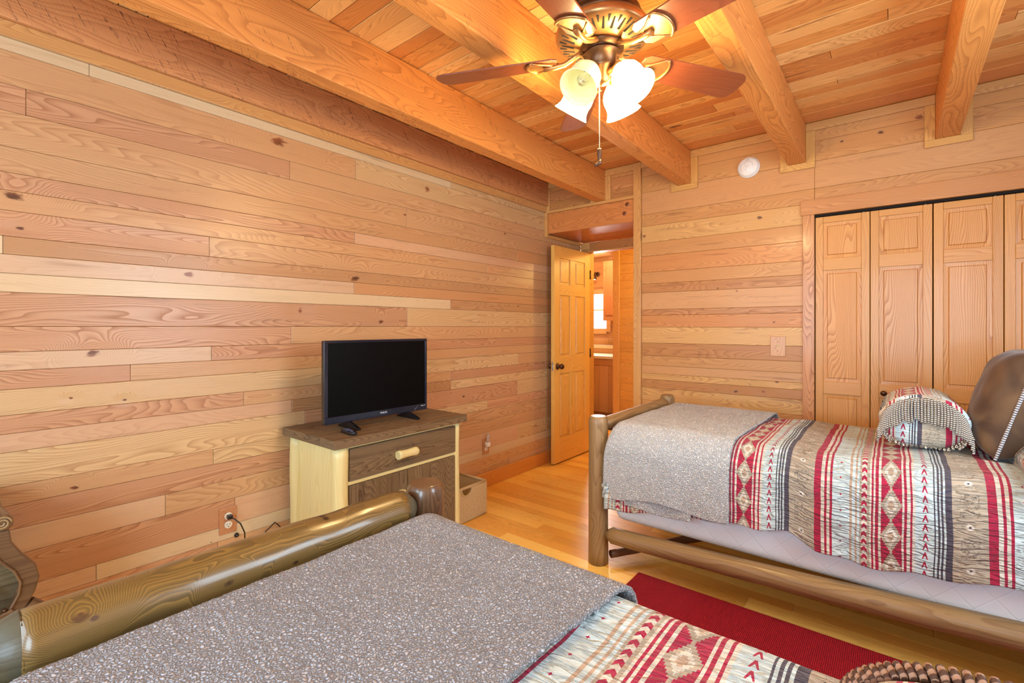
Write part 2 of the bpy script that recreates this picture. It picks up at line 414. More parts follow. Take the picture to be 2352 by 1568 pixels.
d = wallB('wall_far', LX, -1.665, 2.335, ZC, {0: ['tan'], 1: ['oak'], 2: ['brown']}, {i: [] for i in range(40)}, seams=[2.62, 2.54, 2.44, 2.335])
for q in (b, c, d):
    n0 = len(a.v); a.v += q.v; a.f += [[i+n0 for i in f] for f in q.f]; a.uv += q.uv; a.c += q.c; a.sm += q.sm; a.mi += q.mi
struct(a.build('wall_far', [M_farw, M_dark], bevel=.0016, seg=1))
# closet inside: near-black faces paint in the interior's shade
mb = MB(); mb.box(CL0-.05, CL1+.05, 4.25, 4.29, 0, 2.1, 0, (.02, .01, .01, 0)); mb.box(CL0-.05, CL0-.02, WY+.06, 4.25, 0, 2.1, 0, (.02, .01, .01, 0))
mb.box(CL1+.02, CL1+.05, WY+.06, 4.25, 0, 2.1); mb.box(CL0, CL1, WY+.06, 4.25, 2.06, 2.1)
struct(mb.build('wall_closet', M_dark))
# recessed doorway wall and alcove side
RY = 4.31
DX0, DX1, DT = -2.445, -1.80, 2.045
mb = MB()
def pR(a, b, z0, z1, c): mb.box(a, b, RY, RY+.014, z0, z1, 0, c)
boards(mb, [2.145, DT], DX0, DX1, DT, 2.15, {0: []}, {0: ['brown']}, pR)
boards(mb, seamsL, LX, DX0, 0, 2.15, {i: [] for i in range(40)}, None, pR)
boards(mb, seamsL, DX1, -1.665, 0, 2.15, {i: [] for i in range(40)}, None, pR)
mb.box(LX, DX0-.021, RY+.0142, RY+.089, 0, 2.15, 0, mi=1); mb.box(DX1+.021, -1.665, RY+.0142, RY+.09, 0, 2.15, 0, mi=1); mb.box(DX0, DX1, RY+.0142, RY+.089, DT+.001, 2.15, 0, c=col(214, 150, 92), mi=0)
mb.box(-1.665, -1.606, WY+.0005, RY+.09, 0, 2.62, 1, rt('tan'))
struct(mb.build('wall_alcove', [M_board, M_dark], bevel=.0014, seg=1))
# right wall with window opening, rear wall with two windows (behind the camera)
def wall_with_holes(name, axis, pos, s0, s1, holes, sgn):
    mb = MB(); xs = sorted({s0, s1} | {h[0] for h in holes} | {h[1] for h in holes})
    sm = [i*.095 for i in range(29)]
    def pb(a, b, z0, z1, c):
        if axis == 'x': mb.box(pos, pos+sgn*.03, a, b, z0, z1, 1, c)
        else: mb.box(a, b, pos, pos+sgn*.03, z0, z1, 0, c)
    for i in range(len(xs)-1):
        a, b = xs[i], xs[i+1]; h = [q for q in holes if q[0] <= a+1e-6 and q[1] >= b-1e-6]
        for (t0, t1) in ([(0, ZC)] if not h else [(0, h[0][2]), (h[0][3], ZC)]):
            boards(mb, sm, a, b, t0, t1, None, None, pb, avgj=1.6)
    return struct(mb.build(name, M_board))
wall_with_holes('wall_right', 'x', 1.05, -1.6, 3.68, [(1.1, 2.14, 1.07, 2.13)], 1)
wall_with_holes('wall_rear', 'y', -1.6, LX, 1.05, [(-2.3, -.8, .8, 2.1), (-.35, .85, .8, 2.1)], -1)
def window(name, x0, x1, y0, y1, z0, z1):
    mb = MB(); t = .045; cc = col(214, 160, 100)
    if x1-x0 < y1-y0:
        for (a, b, c_, d_) in ((y0, y1, z0, z0+t), (y0, y1, z1-t, z1), (y0, y0+t, z0+t, z1-t), (y1-t, y1, z0+t, z1-t), (y0+t, y1-t, (z0+z1)/2-.02, (z0+z1)/2+.02)):
            mb.box(x0, x1, a, b, c_, d_, 1, cc)
    else:
        for (a, b, c_, d_) in ((x0, x1, z0, z0+t), (x0, x1, z1-t, z1), (x0, x0+t, z0+t, z1-t), (x1-t, x1, z0+t, z1-t), (x0+t, x1-t, (z0+z1)/2-.02, (z0+z1)/2+.02)):
            mb.box(a, b, y0, y1, c_, d_, 0, cc)
    return struct(mb.build(name, M_trim))
window('window_1', 1.052, 1.09, 1.1, 2.14, 1.07, 2.13)
window('window_2', -2.3, -.8, -1.64, -1.602, .8, 2.1)
window('window_3', -.35, .85, -1.64, -1.602, .8, 2.1)
# ceiling boards run along X, with varied depth
mb = MB(); y = -1.6
def ceilcol():
    k = random.choice([(238, 174, 104), (228, 156, 86), (246, 192, 126), (216, 140, 76), (236, 176, 110), (242, 184, 116)])
    return col(*k, a=random.uniform(.25, .6), j=.06)
while y < WY:
    w = random.uniform(.055, .115) if y > 1 else random.uniform(.09, .14)
    y2 = min(y+w, WY); dz = random.uniform(0, .006)
    x = LX; js = [LX]
    while True:
        x += random.uniform(1.6, 3.4)
        if x > .9: break
        js.append(x)
    js.append(1.05)
    for k in range(len(js)-1):
        P0 = [(xx, yy, zz) for xx in (js[k]+.001, js[k+1]-.001) for yy in (y+.002, y2-.002) for zz in (ZC+dz, ZC+.03)]
        cc_ = ceilcol()
        P1 = list(P0)
        mb.hexa(P1, cc_, 0)
    y = y2
mb.box(LX-.1, 1.15, -1.7, 4.5, ZC+.031, ZC+.06, 0, mi=1)
struct(mb.build('ceiling', [M_ceil, M_dark], bevel=.0065, seg=1))
# floor boards run along X
mb = MB(); y = -1.6; random.seed(11)
while y < 5.3:
    y2 = y+.0826
    x = LX-2.2; js = [LX-2.2]
    while True:
        x += random.uniform(.6, 1.8)
        if x > .95: break
        js.append(x)
    js.append(1.05)
    for k in range(len(js)-1):
        mb.box(js[k]+.0004, js[k+1]-.0004, y+.0004, y2-.0004, -.02, 0, 0, col(*random.choice([(222, 150, 84), (214, 140, 76), (226, 158, 92), (208, 132, 68)]), a=random.uniform(.15, .4), j=.05))
    y = y2
mb.box(-4.8, 1.05, -1.6, 7.2, -.06, -.0202, 0, mi=1)
struct(mb.build('floor', [M_floor, M_dark], bevel=.0006, seg=1))
# trims
NT = [0]
def trim(boxes, grain=0, c=None, mat=None, bev=.0025):
    NT[0] += 1; mb = MB()
    for b in boxes:
        g = b[6] if len(b) > 6 else grain
        mb.box(*b[:6], g, c or col(222, 164, 104, a=.4, j=.04))
    return struct(mb.build('trim_%d' % NT[0], mat or M_trim, bevel=bev))
trim([(-1.668, -1.605, WY-.023, WY, 0, ZC-.001)], 2)                                     # corner board
trim([(LX, LX+.016, -1.6, WY, 2.348, 2.405)], 1, col(212, 158, 106))                  # below wall timber
trim([(LX, LX+.02, WY, RY, 2.115, 2.145)], 1)
trim([(LX, LX+.028, WY-.03, WY-.0005, 2.115, 2.335)], 2)
trim([(LX+.0, LX+.045, WY-.016, WY, 2.36, 2.56)], 2)
trim([(LX, -1.668, WY-.02, WY, 2.335, 2.36)], 0)
trim([(DX0-.012, DX1+.05, RY-.012, RY-.0005, DT, DT+.012)], 0)
trim([(DX0-.02, DX0, RY-.006, RY+.09, 0, DT), (DX1, DX1+.02, RY-.006, RY+.09, 0, DT)], 2, col(222, 164, 90))
trim([(CL0-.066, CL0, WY-.018, WY-.0002, 0, CT), (CL1, CL1+.066, WY-.018, WY-.0002, 0, CT)], 2, col(214, 146, 94, a=.8))
trim([(CL0-.078, 1.04, WY-.02, WY-.0002, CT, CT+.10)], 0, col(210, 144, 90, a=.6))
BX = [(-2.026, -1.928), (-1.308, -1.207), (-.558, -.456), (.185, .290)]
BZ = [2.362, 2.370, 2.366, 2.361]
for (x0, x1), bz in list(zip(BX, BZ))[1:]:
    trim([(x0-.048, x0-.0005, WY-.018, WY-.0002, bz-.0005, 2.565, 2), (x1+.0005, x1+.052, WY-.018, WY-.0002, bz-.0005, 2.565, 2), (x0-.048, x1+.052, WY-.02, WY-.0002, bz-.042, bz-.0008, 0)], 0, col(224, 168, 100))
trim([(BX[0][1]+.0005, BX[0][1]+.05, WY-.018, WY-.0002, 2.361, 2.565), (BX[0][0]-.045, BX[0][0]+.0, WY-.018, WY-.0002, 2.361, 2.565)], 2)
xs = [LX, BX[0][0]-.0005, BX[0][1]+.0005, BX[1][0]-.0005, BX[1][1]+.0005, BX[2][0]-.0005, BX[2][1]+.0005, BX[3][0]-.0005, BX[3][1]+.0005, 1.05]
trim([(xs[i], xs[i+1], WY-.018, WY-.0002, 2.566, ZC-.001) for i in range(0, 10, 2)], 0, col(222, 164, 104))
mb = MB(); mb.box(LX, LX+.018, -1.6, RY, 0, .115, 1, col(222, 150, 84, a=.3)); struct(mb.build('baseboard_left', M_trim, bevel=.004))
mb = MB(); mb.box(-1.6, CL0-.068, WY-.016, WY-.0002, 0, .115, 0, col(222, 150, 84, a=.3)); struct(mb.build('baseboard_far', M_trim, bevel=.004))
# ------------------------------------------------------------ beams
bl = ['rough-sawn ceiling beam nearest the left wall timber, ending above the doorway alcove',
      'ceiling beam just left of the ceiling fan, brightly lit by its lamps',
      'ceiling beam meeting the far wall just right of the white smoke detector',
      'ceiling beam above the closet doors, farthest right of the four ceiling beams']
for (x0, x1), bz, l in zip(BX, BZ, bl):
    mb = MB(); mb.box(x0, x1, -1.58, WY-.001, bz, ZC-.001, 1, col(228, 148, 82, a=.55, j=.03))
    tag(mb.build('ceiling_beam', M_beam, bevel=.005), l, 'beam', 'ceiling beams')
mb = MB(); mb.box(LX+.001, LX+.035, -1.58, WY-.001, 2.406, ZC-.001, 1, col(206, 146, 94, a=.5))
tag(mb.build('wall_timber', M_timber, bevel=.004), 'rough dark timber running along the top of the left wall under the ceiling', 'timber')
mb = MB(); mb.box(LX+.03, -1.669, WY-.012, RY-.001, 2.146, 2.334, 0, col(212, 130, 72, a=.5))
o = tag(mb.build('header_timber', M_beam, bevel=.004), 'thick timber header with two round knots over the doorway alcove', 'timber')
for (px, py) in ((1440, 469), (1434, 490)):
    X, _, Z = onY(px, py, WY-.012)
    M = Matrix.Translation((X, WY-.0125, Z)) @ Matrix.Rotation(PI/2, 4, 'X')
    mk = MB(); mk.lathe([(.0001, .002), (.012, .002), (.0165, .0005), (.017, -.001)], 20, M, col(120, 62, 34, a=.3)); mk.build('knot', M_trim, o)
# ------------------------------------------------------------ doors
random.seed(21)
def raised(mb, x0, x1, z0, z1, yf, c, m=.022, dep=.009, back=False):
    """raised panel field: sloped margin around a flat centre; front at yf facing -Y"""
    s = 1 if not back else -1
    b = len(mb.v); off = (random.uniform(0, 50), random.uniform(0, 50))
    r0 = [(x0, z0), (x1, z0), (x1, z1), (x0, z1)]; r1 = [(x0+m, z0+m), (x1-m, z0+m), (x1-m, z1-m), (x0+m, z1-m)]; r2 = [(x0+m+.004, z0+m+.004), (x1-m-.004, z0+m+.004), (x1-m-.004, z1-m-.004), (x0+m+.004, z1-m-.004)]
    for r, d in ((r0, .0), (r1, .001), (r2, -dep*.75)):
        for (x, z) in r: mb.v.append((x, yf+s*(dep+d), z))
    for k in range(4):
        k2 = (k+1) % 4
        for q in (0, 4):
            ix = [b+q+k, b+q+k2, b+q+4+k2, b+q+4+k]
            mb.face(ix, [(mb.v[i][2]+off[0], mb.v[i][0]+off[1]) for i in ix], c, False)
    ix = [b+8, b+9, b+10, b+11]
    mb.face(ix, [(mb.v[i][2]+off[0], mb.v[i][0]+off[1]) for i in ix], c, False)
def panel_door(name, w, h, th, stile, rails, cols, kc, mat=None, bothsides=True):
    """rails: list of (z0,z1); panels fill between; local x 0..w, y 0..th, z 0..h"""
    mb = MB(); m = len(cols)
    def cc(): return col(*kc, a=random.uniform(.25, .55), j=.04)
    mb.box(0, stile, 0, th, 0, h, 2, cc()); mb.box(w-stile, w, 0, th, 0, h, 2, cc())
    for (a, b) in rails: mb.box(stile+.0003, w-stile-.0003, 0, th, a, b, 0, cc())
    pans = []
    for i in range(len(rails)-1):
        z0, z1 = rails[i][1], rails[i+1][0]
        if m == 2:
            mid = w/2; mb.box(mid-stile*.48, mid+stile*.48, 0, th, z0+.0003, z1-.0003, 2, cc())
            pans += [(stile, mid-stile*.48, z0, z1), (mid+stile*.48, w-stile, z0, z1)]
        else: pans.append((stile, w-stile, z0, z1))
    f = mb.build(name, mat or M_pine, bevel=.002)
    pm = MB()
    for (a, b, z0, z1) in pans:
        c = cc(); c = c[:3]+(min(1, c[3]+.3),)
        raised(pm, a, b, z0, z1, .001, c); raised(pm, a, b, z0, z1, th-.001, c, back=True)
        pm.box(a, b, .011, th-.011, z0, z1, 2, c)
    return f, pm
def knob(parent, M, name='door_knob', r=.026, mat=None, stand=.045, rose=.032):
    k = MB(); k.lathe([(rose, 0), (rose, .004), (rose*.8, .008), (r*.42, .012), (r*.36, stand*.55), (r*.7, stand*.68), (r, stand*.95), (r*1.02, stand*1.15), (r*.8, stand*1.38), (.0001, stand*1.45)], 28, M)
    return k.build(name, mat or M_bronze, parent)
# bedroom door, open against the left wall, hinge on the left jamb
DW = .655
f, pm = panel_door('door_1', DW, 2.02, .036, .095, [(0, .22), (.83, .985), (1.565, 1.665), (1.91, 2.02)], [1, 2], (250, 196, 118))
# local x runs from latch edge toward the hinge
f.location = (-2.436, RY-.012-DW, .012); f.rotation_euler = (0, 0, PI/2)
struct(f)
p = pm.build('door_panels', M_pine, f)
knob(f, Matrix.Translation((.055, 0, .90)) @ Matrix.Rotation(PI/2, 4, 'X'))
knob(f, Matrix.Translation((.055, .036, .90)) @ Matrix.Rotation(-PI/2, 4, 'X'), stand=.038)
mb = MB(); mb.box(-.0015, .001, .008, .028, .86, .94); mb.box(-.007, -.001, .012, .024, .885, .915); mb.build('latch_plate', M_steel, f, bevel=.001)
for z in (.2, 1.0, 1.8):
    mb = MB(); mb.tube([(DW+.006, -.004, z-.045), (DW+.006, -.004, z+.045)], .006, 10); mb.box(DW-.002, DW+.004, 0, .03, z-.045, z+.045); mb.build('hinge', M_bronze, f)
# closet bifold leaves
edges = [(-.405, -.1190), (-.1155, .1735), (.1785, .4640), (.4675, .757)]
for i, (a, b) in enumerate(edges):
    f, pm = panel_door('door_%d' % (i+2), b-a, 1.985, .028, .042, [(0, .16), (.832, .912), (1.635, 1.712), (1.945, 1.985)], [1], (232, 166, 98))
    f.location = (a, WY+.012, .012); struct(f); pm.build('door_panels', M_pine, f)
    if i in (1, 2): knob(f, Matrix.Translation((.065 if i == 1 else b-a-.065, 0, .862)) @ Matrix.Rotation(PI/2, 4, 'X'), r=.016, stand=.022, rose=.012)
    mb = MB(); mb.tube([(b-a-.03, .014, 1.98), (b-a-.03, .014, 1.998)], .004, 8); mb.build('pivot_pin', M_steel, f)
mb = MB(); mb.box(CL0, CL1, WY+.006, WY+.045, 2.001, 2.014); struct(mb.build('trim_20', M_dark))
# ------------------------------------------------------------ hallway and far room seen through the doorway
HY_ = 5.35
def simple_boards(name, put, s0, s1, t0, t1, w, kind=None, colf=None, grain=0, mat=None):
    mb = MB(); sm = []; z = t0
    while z < t1: sm.append(z); z += w*random.uniform(.8, 1.25)
    sm.append(t1)
    boards(mb, sm, s0, s1, t0, t1, None, None, lambda a, b, c_, d_, c: put(mb, a, b, c_, d_, c), colf=colf, avgj=1.2)
    return struct(mb.build(name, mat or M_board, bevel=.001, seg=1))
simple_boards('wall_hall', lambda m, a, b, z0, z1, c: m.box(a, b, HY_, HY_+.02, z0, z1, 0, c), -2.62, -1.2, 0, 2.35, .105, colf=lambda: col(222, 172, 96, a=.4, j=.06))
simple_boards('wall_hall_header', lambda m, a, b, z0, z1, c: m.box(a, b, HY_, HY_+.02, z0, z1, 0, c), -4.3, -2.62, 2.28, 2.35, .1)
struct_ = struct
mb = MB(); mb.box(-2.70, -2.615, HY_-.02, HY_+.12, 0, 2.35, 2, col(226, 172, 104)); struct(mb.build('trim_21', M_trim, bevel=.003))
mb = MB(); mb.box(-1.22, -1.2, RY+.09, HY_, 0, 2.35); mb.box(-4.3, -4.28, RY+.09, 6.75, 0, 2.4); mb.box(-2.6, -2.58, HY_+.02, 6.75, 0, 2.4)
struct(mb.build('wall_hall_side', M_board))
mb = MB(); mb.box(-4.3, -1.2, RY+.09, 6.75, 2.36, 2.4, 0, col(214, 150, 90)); struct(mb.build('ceiling_hall', M_ceil))
mb = MB(); mb.box(-4.3, LX-.06, RY+.0, RY+.09, 0, 2.36, 0, col(214, 150, 90)); struct(mb.build('wall_hall_near', M_board))
BY = 6.65
mb = MB()
for (a, b, z0, z1) in ((-4.3, -3.95, 0, 2.36), (-3.44, -2.6, 0, 2.36), (-3.95, -3.44, 0, 1.24), (-3.95, -3.44, 1.80, 2.36)):
    sm = [z0+i*.1 for i in range(int((z1-z0)/.1)+1)]+[z1]
    boards(mb, sm, a, b, z0, z1, {i: [] for i in range(40)}, None, lambda p, q, c_, d_, c: mb.box(p, q, BY, BY+.02, c_, d_, 0, c))
struct(mb.build('wall_far_room', M_board, bevel=.001, seg=1))
mb = MB()
for (a, b, z0, z1) in ((-3.99, -3.92, 1.2, 1.86), (-3.46, -3.39, 1.2, 1.86), (-3.92, -3.46, 1.17, 1.25), (-3.92, -3.46, 1.79, 1.86)): mb.box(a, b, BY-.03, BY, z0, z1, 0, col(222, 170, 120))
mb.box(-3.92, -3.46, BY-.02, BY, 1.53, 1.55, 0, col(235, 225, 205))
w4 = struct(mb.build('window_4', M_trim, bevel=.002))
g = G('bright_sky_glass'); em = g.n.new('ShaderNodeEmission'); em.inputs[0].default_value = (1, 1, 1, 1); em.inputs[1].default_value = 2.2; g.L(em.outputs[0], g.out.inputs[0]); M_skyglass = g.m
mb = MB(); mb.box(-3.92, -3.46, BY+.01, BY+.015, 1.25, 1.79); mb.build('window_pane', M_skyglass, w4)
# vanity / counter
t = thing('base_cabinet', 'rustic wooden base cabinet with vertical boards seen through the open doorway', 'cabinet', (-3.2, 6.1, 0))
def part(mb, name, mat, par, **k): 
    o = mb.build(name, mat, None, **k); o.parent = par; o.matrix_parent_inverse = Matrix.Translation(par.location).inverted(); return o
mb = MB(); x = -4.0
while x < -2.64:
    w = random.uniform(.10, .16); mb.box(x+.001, min(x+w, -2.64)-.001, 5.93, 5.95, .09, .74, 2, rt(random.choice(['pale', 'cream', 'tan']))); x += w
mb.box(-4.0, -2.64, 5.95, 6.48, .0, .835, 2, col(190, 130, 84)); part(mb, 'body', M_board, t, bevel=.001)
mb = MB(); mb.box(-4.0, -2.64, 5.925, 5.949, .745, .835, 0, rt('tan')); part(mb, 'top_rail', M_board, t)
mb = MB(); mb.box(-4.02, -2.625, 5.89, 6.50, .837, .875, 0, col(236, 214, 186, a=.2)); part(mb, 'countertop', M_trim, t, bevel=.004)
t = thing('ledge_shelf', 'pale ledge behind the counter under the far room window', 'shelf', (-3.2, 6.55, 0))
mb = MB(); mb.box(-4.0, -2.62, 6.505, 6.648, .95, 1.0, 0, col(232, 204, 168, a=.2)); part(mb, 'ledge', M_trim, t, bevel=.004)
mb = MB(); mb.box(-4.0, -2.62, 6.52, 6.648, 0, .949, 0, col(214, 160, 110)); part(mb, 'backsplash', M_board, t)
t = thing('wall_cabinet', 'tall wooden wall cabinet hanging beyond the open doorway', 'cabinet', (-3.1, 6.4, 1.35))
mb = MB(); mb.box(-3.33, -2.64, 6.27, 6.648, 1.37, 2.24, 2, col(214, 150, 104)); part(mb, 'body', M_board, t, bevel=.003)
mb = MB(); mb.box(-3.29, -3.115, 6.252, 6.269, 1.45, 2.16, 2, col(206, 140, 92)); mb.box(-3.113, -2.94, 6.252, 6.269, 1.45, 2.16, 2, col(212, 148, 100)); part(mb, 'door', M_board, t, bevel=.002)
t = thing('faucet', 'small chrome faucet on the ledge seen through the doorway', 'faucet', (-3.08, 6.57, 1.0))
for dx in (-.035, .035):
    mb = MB(); mb.lathe([(.022, 0), (.024, .01), (.010, .02), (.012, .05), (.02, .055), (.018, .07), (.0001, .075)], 16, Matrix.Translation((dx, 0, .0015))); mb.build('handle', M_steel, t)
mb = MB(); mb.tube([(0, 0, .0), (0, 0, .08), (0, -.03, .10), (0, -.08, .09)], .009, 10); mb.build('spout', M_steel, t)
mb = MB(); mb.lathe([(.0001, .001), (.05, .001), (.062, .014), (.058, .014), (.048, .006), (.0001, .006)], 28)
o = mb.build('dish', plain('red_enamel', (196, 44, 30), .3)); o.location = (-3.17, 6.56, 1.0); tag(o, 'small red dish in front of the faucet in the far room', 'dish')
t = thing('soap_bottle', 'tall pale bottle at the right end of the far room ledge', 'bottle', (-2.955, 6.56, 1.0))
mb = MB(); mb.lathe([(.024, 0.001), (.026, .01), (.026, .15), (.012, .18), (.010, .20)], 20); mb.build('body', plain('bottle_plastic', (206, 214, 226), .3), t)
mb = MB(); mb.lathe([(.012, .20), (.012, .235), (.005, .24)], 16); mb.build('cap', plain('bottle_cap', (60, 60, 90), .4), t)
t = thing('wall_lamp', 'small bronze wall lamp seen at the top of the doorway', 'lamp', (-3.62, 6.60, 2.08))
mb = MB(); mb.tube([(0, .045, .02), (0, -.05, .04), (.02, -.11, .0)], .009, 10); mb.lathe([(.035, 0), (.035, .01), (.0001, .011)], 20, Matrix.Translation((0, .04, .02)) @ Matrix.Rotation(PI/2, 4, 'X')); mb.build('arm', M_bronze, t)
mb = MB(); mb.lathe([(.018, 0), (.024, -.02), (.045, -.07)], 20, Matrix.Translation((.02, -.11, 0))); mb.build('lamp_shade', M_bronze, t, solid=.002)
mb = MB(); mb.lathe([(.0001, -.02), (.02, -.03), (.028, -.055), (.02, -.075), (.0001, -.08)], 16, Matrix.Translation((.02, -.11, 0)))
g = G('small_bulb_glow'); em = g.n.new('ShaderNodeEmission'); em.inputs[0].default_value = (1, .9, .7, 1); em.inputs[1].default_value = 5; g.L(em.outputs[0], g.out.inputs[0]); mb.build('bulb', g.m, t)

# ------------------------------------------------------------ ceiling fan
FC = Vector((-.850, 1.592, 0)); ZB = 2.285
fan = thing('ceiling_fan', 'five-bladed ceiling fan with oiled bronze motor and four glass shades, three lit', 'ceiling fan', (FC.x, FC.y, ZC-.003))
def fz(z): return z-(ZC-.003)
mb = MB(); mb.lathe([(.100, fz(2.617)), (.104, fz(2.54)), (.116, fz(2.49)), (.129, fz(2.455)), (.134, fz(2.44)), (.140, fz(2.437)), (.141, fz(2.427)), (.136, fz(2.422)), (.146, fz(2.412)), (.152, fz(2.408)), (.153, fz(2.400)), (.158, fz(2.39))], 64)
mb.build('canopy_housing', M_bronze, fan)
mb = MB(); R0, Z0, R1, Z1 = .168, 2.348, .088, 2.325
mb.lathe([(.158, fz(2.39)), (.170, fz(2.380)), (.174, fz(2.362)), (R0, fz(Z0)), (R1, fz(Z1)), (R1-.01, fz(Z1))], 64); motor = mb.build('motor_housing', M_bronze_l, fan)
mv = MB()   # radial vents on the conical underside
for k in range(48):
    a = 2*PI*k/48; big = k % 2 == 0
    ra, rb = (.105, .150) if big else (.132, .158)
    wa, wb = (.0052, .0026) if big else (.0016, .0048)
    q = []
    for (r, w) in ((ra, -wa), (rb, -wb), (rb, wb), (ra, wa)):
        z = Z1+(r-R1)/(R0-R1)*(Z0-Z1)-.0012
        q.append((r*math.cos(a)-w*math.sin(a), r*math.sin(a)+w*math.cos(a), fz(z)))
    b = len(mv.v); mv.v += q; mv.v += [(x, y, z+.004) for x, y, z in q]
    mv.face([b, b+1, b+2, b+3], [(0, 0)]*4, (.1, .1, .1, .5))
    for i in range(4): mv.face([b+i, b+(i+1) % 4, b+4+(i+1) % 4, b+4+i], [(0, 0)]*4, (.1, .1, .1, .5))
mv.build('vent', M_dark, motor)
mb = MB(); mb.lathe([(.080, fz(2.330)), (.080, fz(2.312)), (.062, fz(2.308)), (.060, fz(2.30)), (.068, fz(2.296)), (.069, fz(2.291)), (.052, fz(2.289)), (.052, fz(2.245)), (.048, fz(2.235)), (.030, fz(2.222)), (.028, fz(2.195)), (.018, fz(2.185)), (.0001, fz(2.183))], 48); hub = mb.build('switch_housing', M_bronze, fan)
blade_outline = []
L0, L1, WB0, WB1 = .165, .66, .056, .070
N = 14
pts = [(L0, -WB0*.72), (L0+.02, -WB0), (L1-.05, -WB1)]+[(L1-.05+.05*math.sin(t_), -WB1*math.cos(t_)**.6) for t_ in [PI/2*i/N for i in range(1, N)]]+[(L1, 0)]
top = [(x, -y) for x, y in pts[::-1][1:]]
outline = pts+top
for k in range(5):
    ang = math.radians(92.5+72*k)+YAW
    M = Matrix.Translation((0, 0, fz(ZB))) @ Matrix.Rotation(ang, 4, 'Z') @ Matrix.Rotation(math.radians(-13), 4, 'X')
    mb = MB(); mb.prism(outline, 0, .006, 'z', col(132, 70, 44, a=.45))
    # grain along the blade
    mb.uv = [[(mb.v[i][0]+k*3, mb.v[i][1]+k*1.3) for i in f] for f in mb.f]
    bl_ = mb.build('blade', M_fanblade, fan, bevel=.0015); bl_.matrix_local = M
    # blade iron: rounded fan-shaped plate under the blade with an arm to the rotor
    ib = MB()
    arc = [(.235+.052*math.cos(t_), .066*math.sin(t_)) for t_ in [(-1.15+2.3*i/10) for i in range(11)]]
    rim = [Vector((x, y, -.005)) for x, y in arc]
    ib.tube(rim, .005, 8)
    ib.tube([(.175, 0, -.006)]+[(x, y, -.005) for x, y in [(.205, -.022), (.235, -.045), arc[0]]], .0035, 8)
    ib.tube([(.175, 0, -.006)]+[(x, y, -.005) for x, y in [(.205, .022), (.235, .045), arc[-1]]], .0035, 8)
    ib.prism([(.17, -.012), (.20, -.024), (.245, -.046)]+[(x-.003, y*.96) for x, y in arc]+[(.245, .046), (.20, .024), (.17, .012)], -.004, -.001, 'z')
    ib.tube([(.072, 0, .030), (.10, 0, .014), (.14, 0, -.006), (.18, 0, -.011), (.222, 0, -.010)], [.011, .010, .010, .011, .012], 12)
    ib.lathe([(.0001, -.026), (.006, -.025), (.008, -.020), (.008, -.015)], 12, Matrix.Translation((.215, 0, .008)))
    ib.build('blade_iron', M_bronze_l, bl_)
# light kit
g = G('lit_frosted_glass'); s_, t_ = g.uv()
lw = g.n.new('ShaderNodeLayerWeight'); lw.inputs[0].default_value = .35
fac = E(g, lw.outputs['Facing'])
g.bsdf(g.mix(fac, (.95, .93, .80), (.90, .86, .45)), .25, emit=g.mix(fac, (1, .70, .34), (.98, .66, .22)), es=84, coat=.3)
M_shade = g.m
g = G('unlit_glass_faint_glow'); g.bsdf((.84, .82, .44), .25, coat=.3, emit=(1, .88, .45), es=.35); M_shade_dim = g.m  # bulb is off; emission adds a faint glow for the neighbouring lamps' light
g = G('clear_bulb_glass'); g.bsdf((1, .98, .92), .05, trans=.9); M_clearbulb = g.m
g = G('lamp_bulb_glow'); em = g.n.new('ShaderNodeEmission'); em.inputs[0].default_value = (1, .76, .42, 1); em.inputs[1].default_value = 300; g.L(em.outputs[0], g.out.inputs[0]); M_bulb = g.m
SK = .93
prof = [(.021, 0), (.024, -.008), (.030, -.016), (.046, -.032), (.057, -.052), (.0595, -.072), (.057, -.092), (.0585, -.108), (.066, -.124), (.073, -.133)]
for k, ca in enumerate((225, 315, 45, 135)):
    a = math.radians(ca)+YAW
    M = Matrix.Rotation(a, 4, 'Z') @ Matrix.Translation((.068, 0, fz(2.222))) @ Matrix.Rotation(math.radians(-38), 4, 'Y')
    ar = MB(); ar.tube([(.024, 0, fz(2.215)), (.045, 0, fz(2.222)), (.068, 0, fz(2.222))], .012, 12, rf=None)
    ar.v = [tuple(Matrix.Rotation(a, 4, 'Z') @ Vector(p)) for p in ar.v]
    ar.lathe([(.0001, .010), (.018, .008), (.026, 0), (.027, -.012), (.022, -.014)], 24, M); ar.build('lamp_arm', M_bronze_l, fan)
    sh = MB(); sh.lathe([(r*SK, z*.98) for r, z in prof], 40, M); sh.f = sh.f[:-2]; sh.uv = sh.uv[:-2]; sh.c = sh.c[:-2]; sh.sm = sh.sm[:-2]; sh.mi = sh.mi[:-2]
    so = sh.build('lamp_shade', M_shade if k else M_shade_dim, fan, solid=.0025)
    bb = MB(); bb.lathe([(.0001, -.105), (.012, -.101), (.021, -.088), (.022, -.074), (.014, -.055), (.010, -.035), (.010, -.02)], 20, M); bb.build('bulb', M_bulb if k else M_clearbulb, so)
CHX = Vector((-.010*CS, -.010*SN, 0))
mb = MB(); z = fz(2.183)
zz = 2.183
while zz > 1.945:
    mb.lathe([(.0001, .0021), (.0018, .001), (.0018, -.001), (.0001, -.0021)], 8, Matrix.Translation((CHX.x, CHX.y, fz(zz)))); zz -= .0042
pc = mb.build('pull_chain', M_steel, fan)
mb = MB(); rt_ = Matrix.Translation((CHX.x, CHX.y, fz(1.945))) @ Matrix.Rotation(YAW, 4, 'Z')
mb.lathe([(.0001, 0), (.008, -.001), (.0095, -.006), (.0085, -.02), (.0065, -.034), (.0065, -.046)], 14, rt_)
mb.tube([(.003, 0, -.042), (.001, 0, -.052), (-.009, 0, -.060), (-.018, 0, -.066)], [.0075, .0082, .0062, .0035], 12); 
mb.v = mb.v[:14*6]+[tuple(rt_ @ Vector(p)) for p in mb.v[14*6:]]
mb.build('boot_pendant', plain('aged_metal', (96, 72, 58), .35, metal=.7), pc)
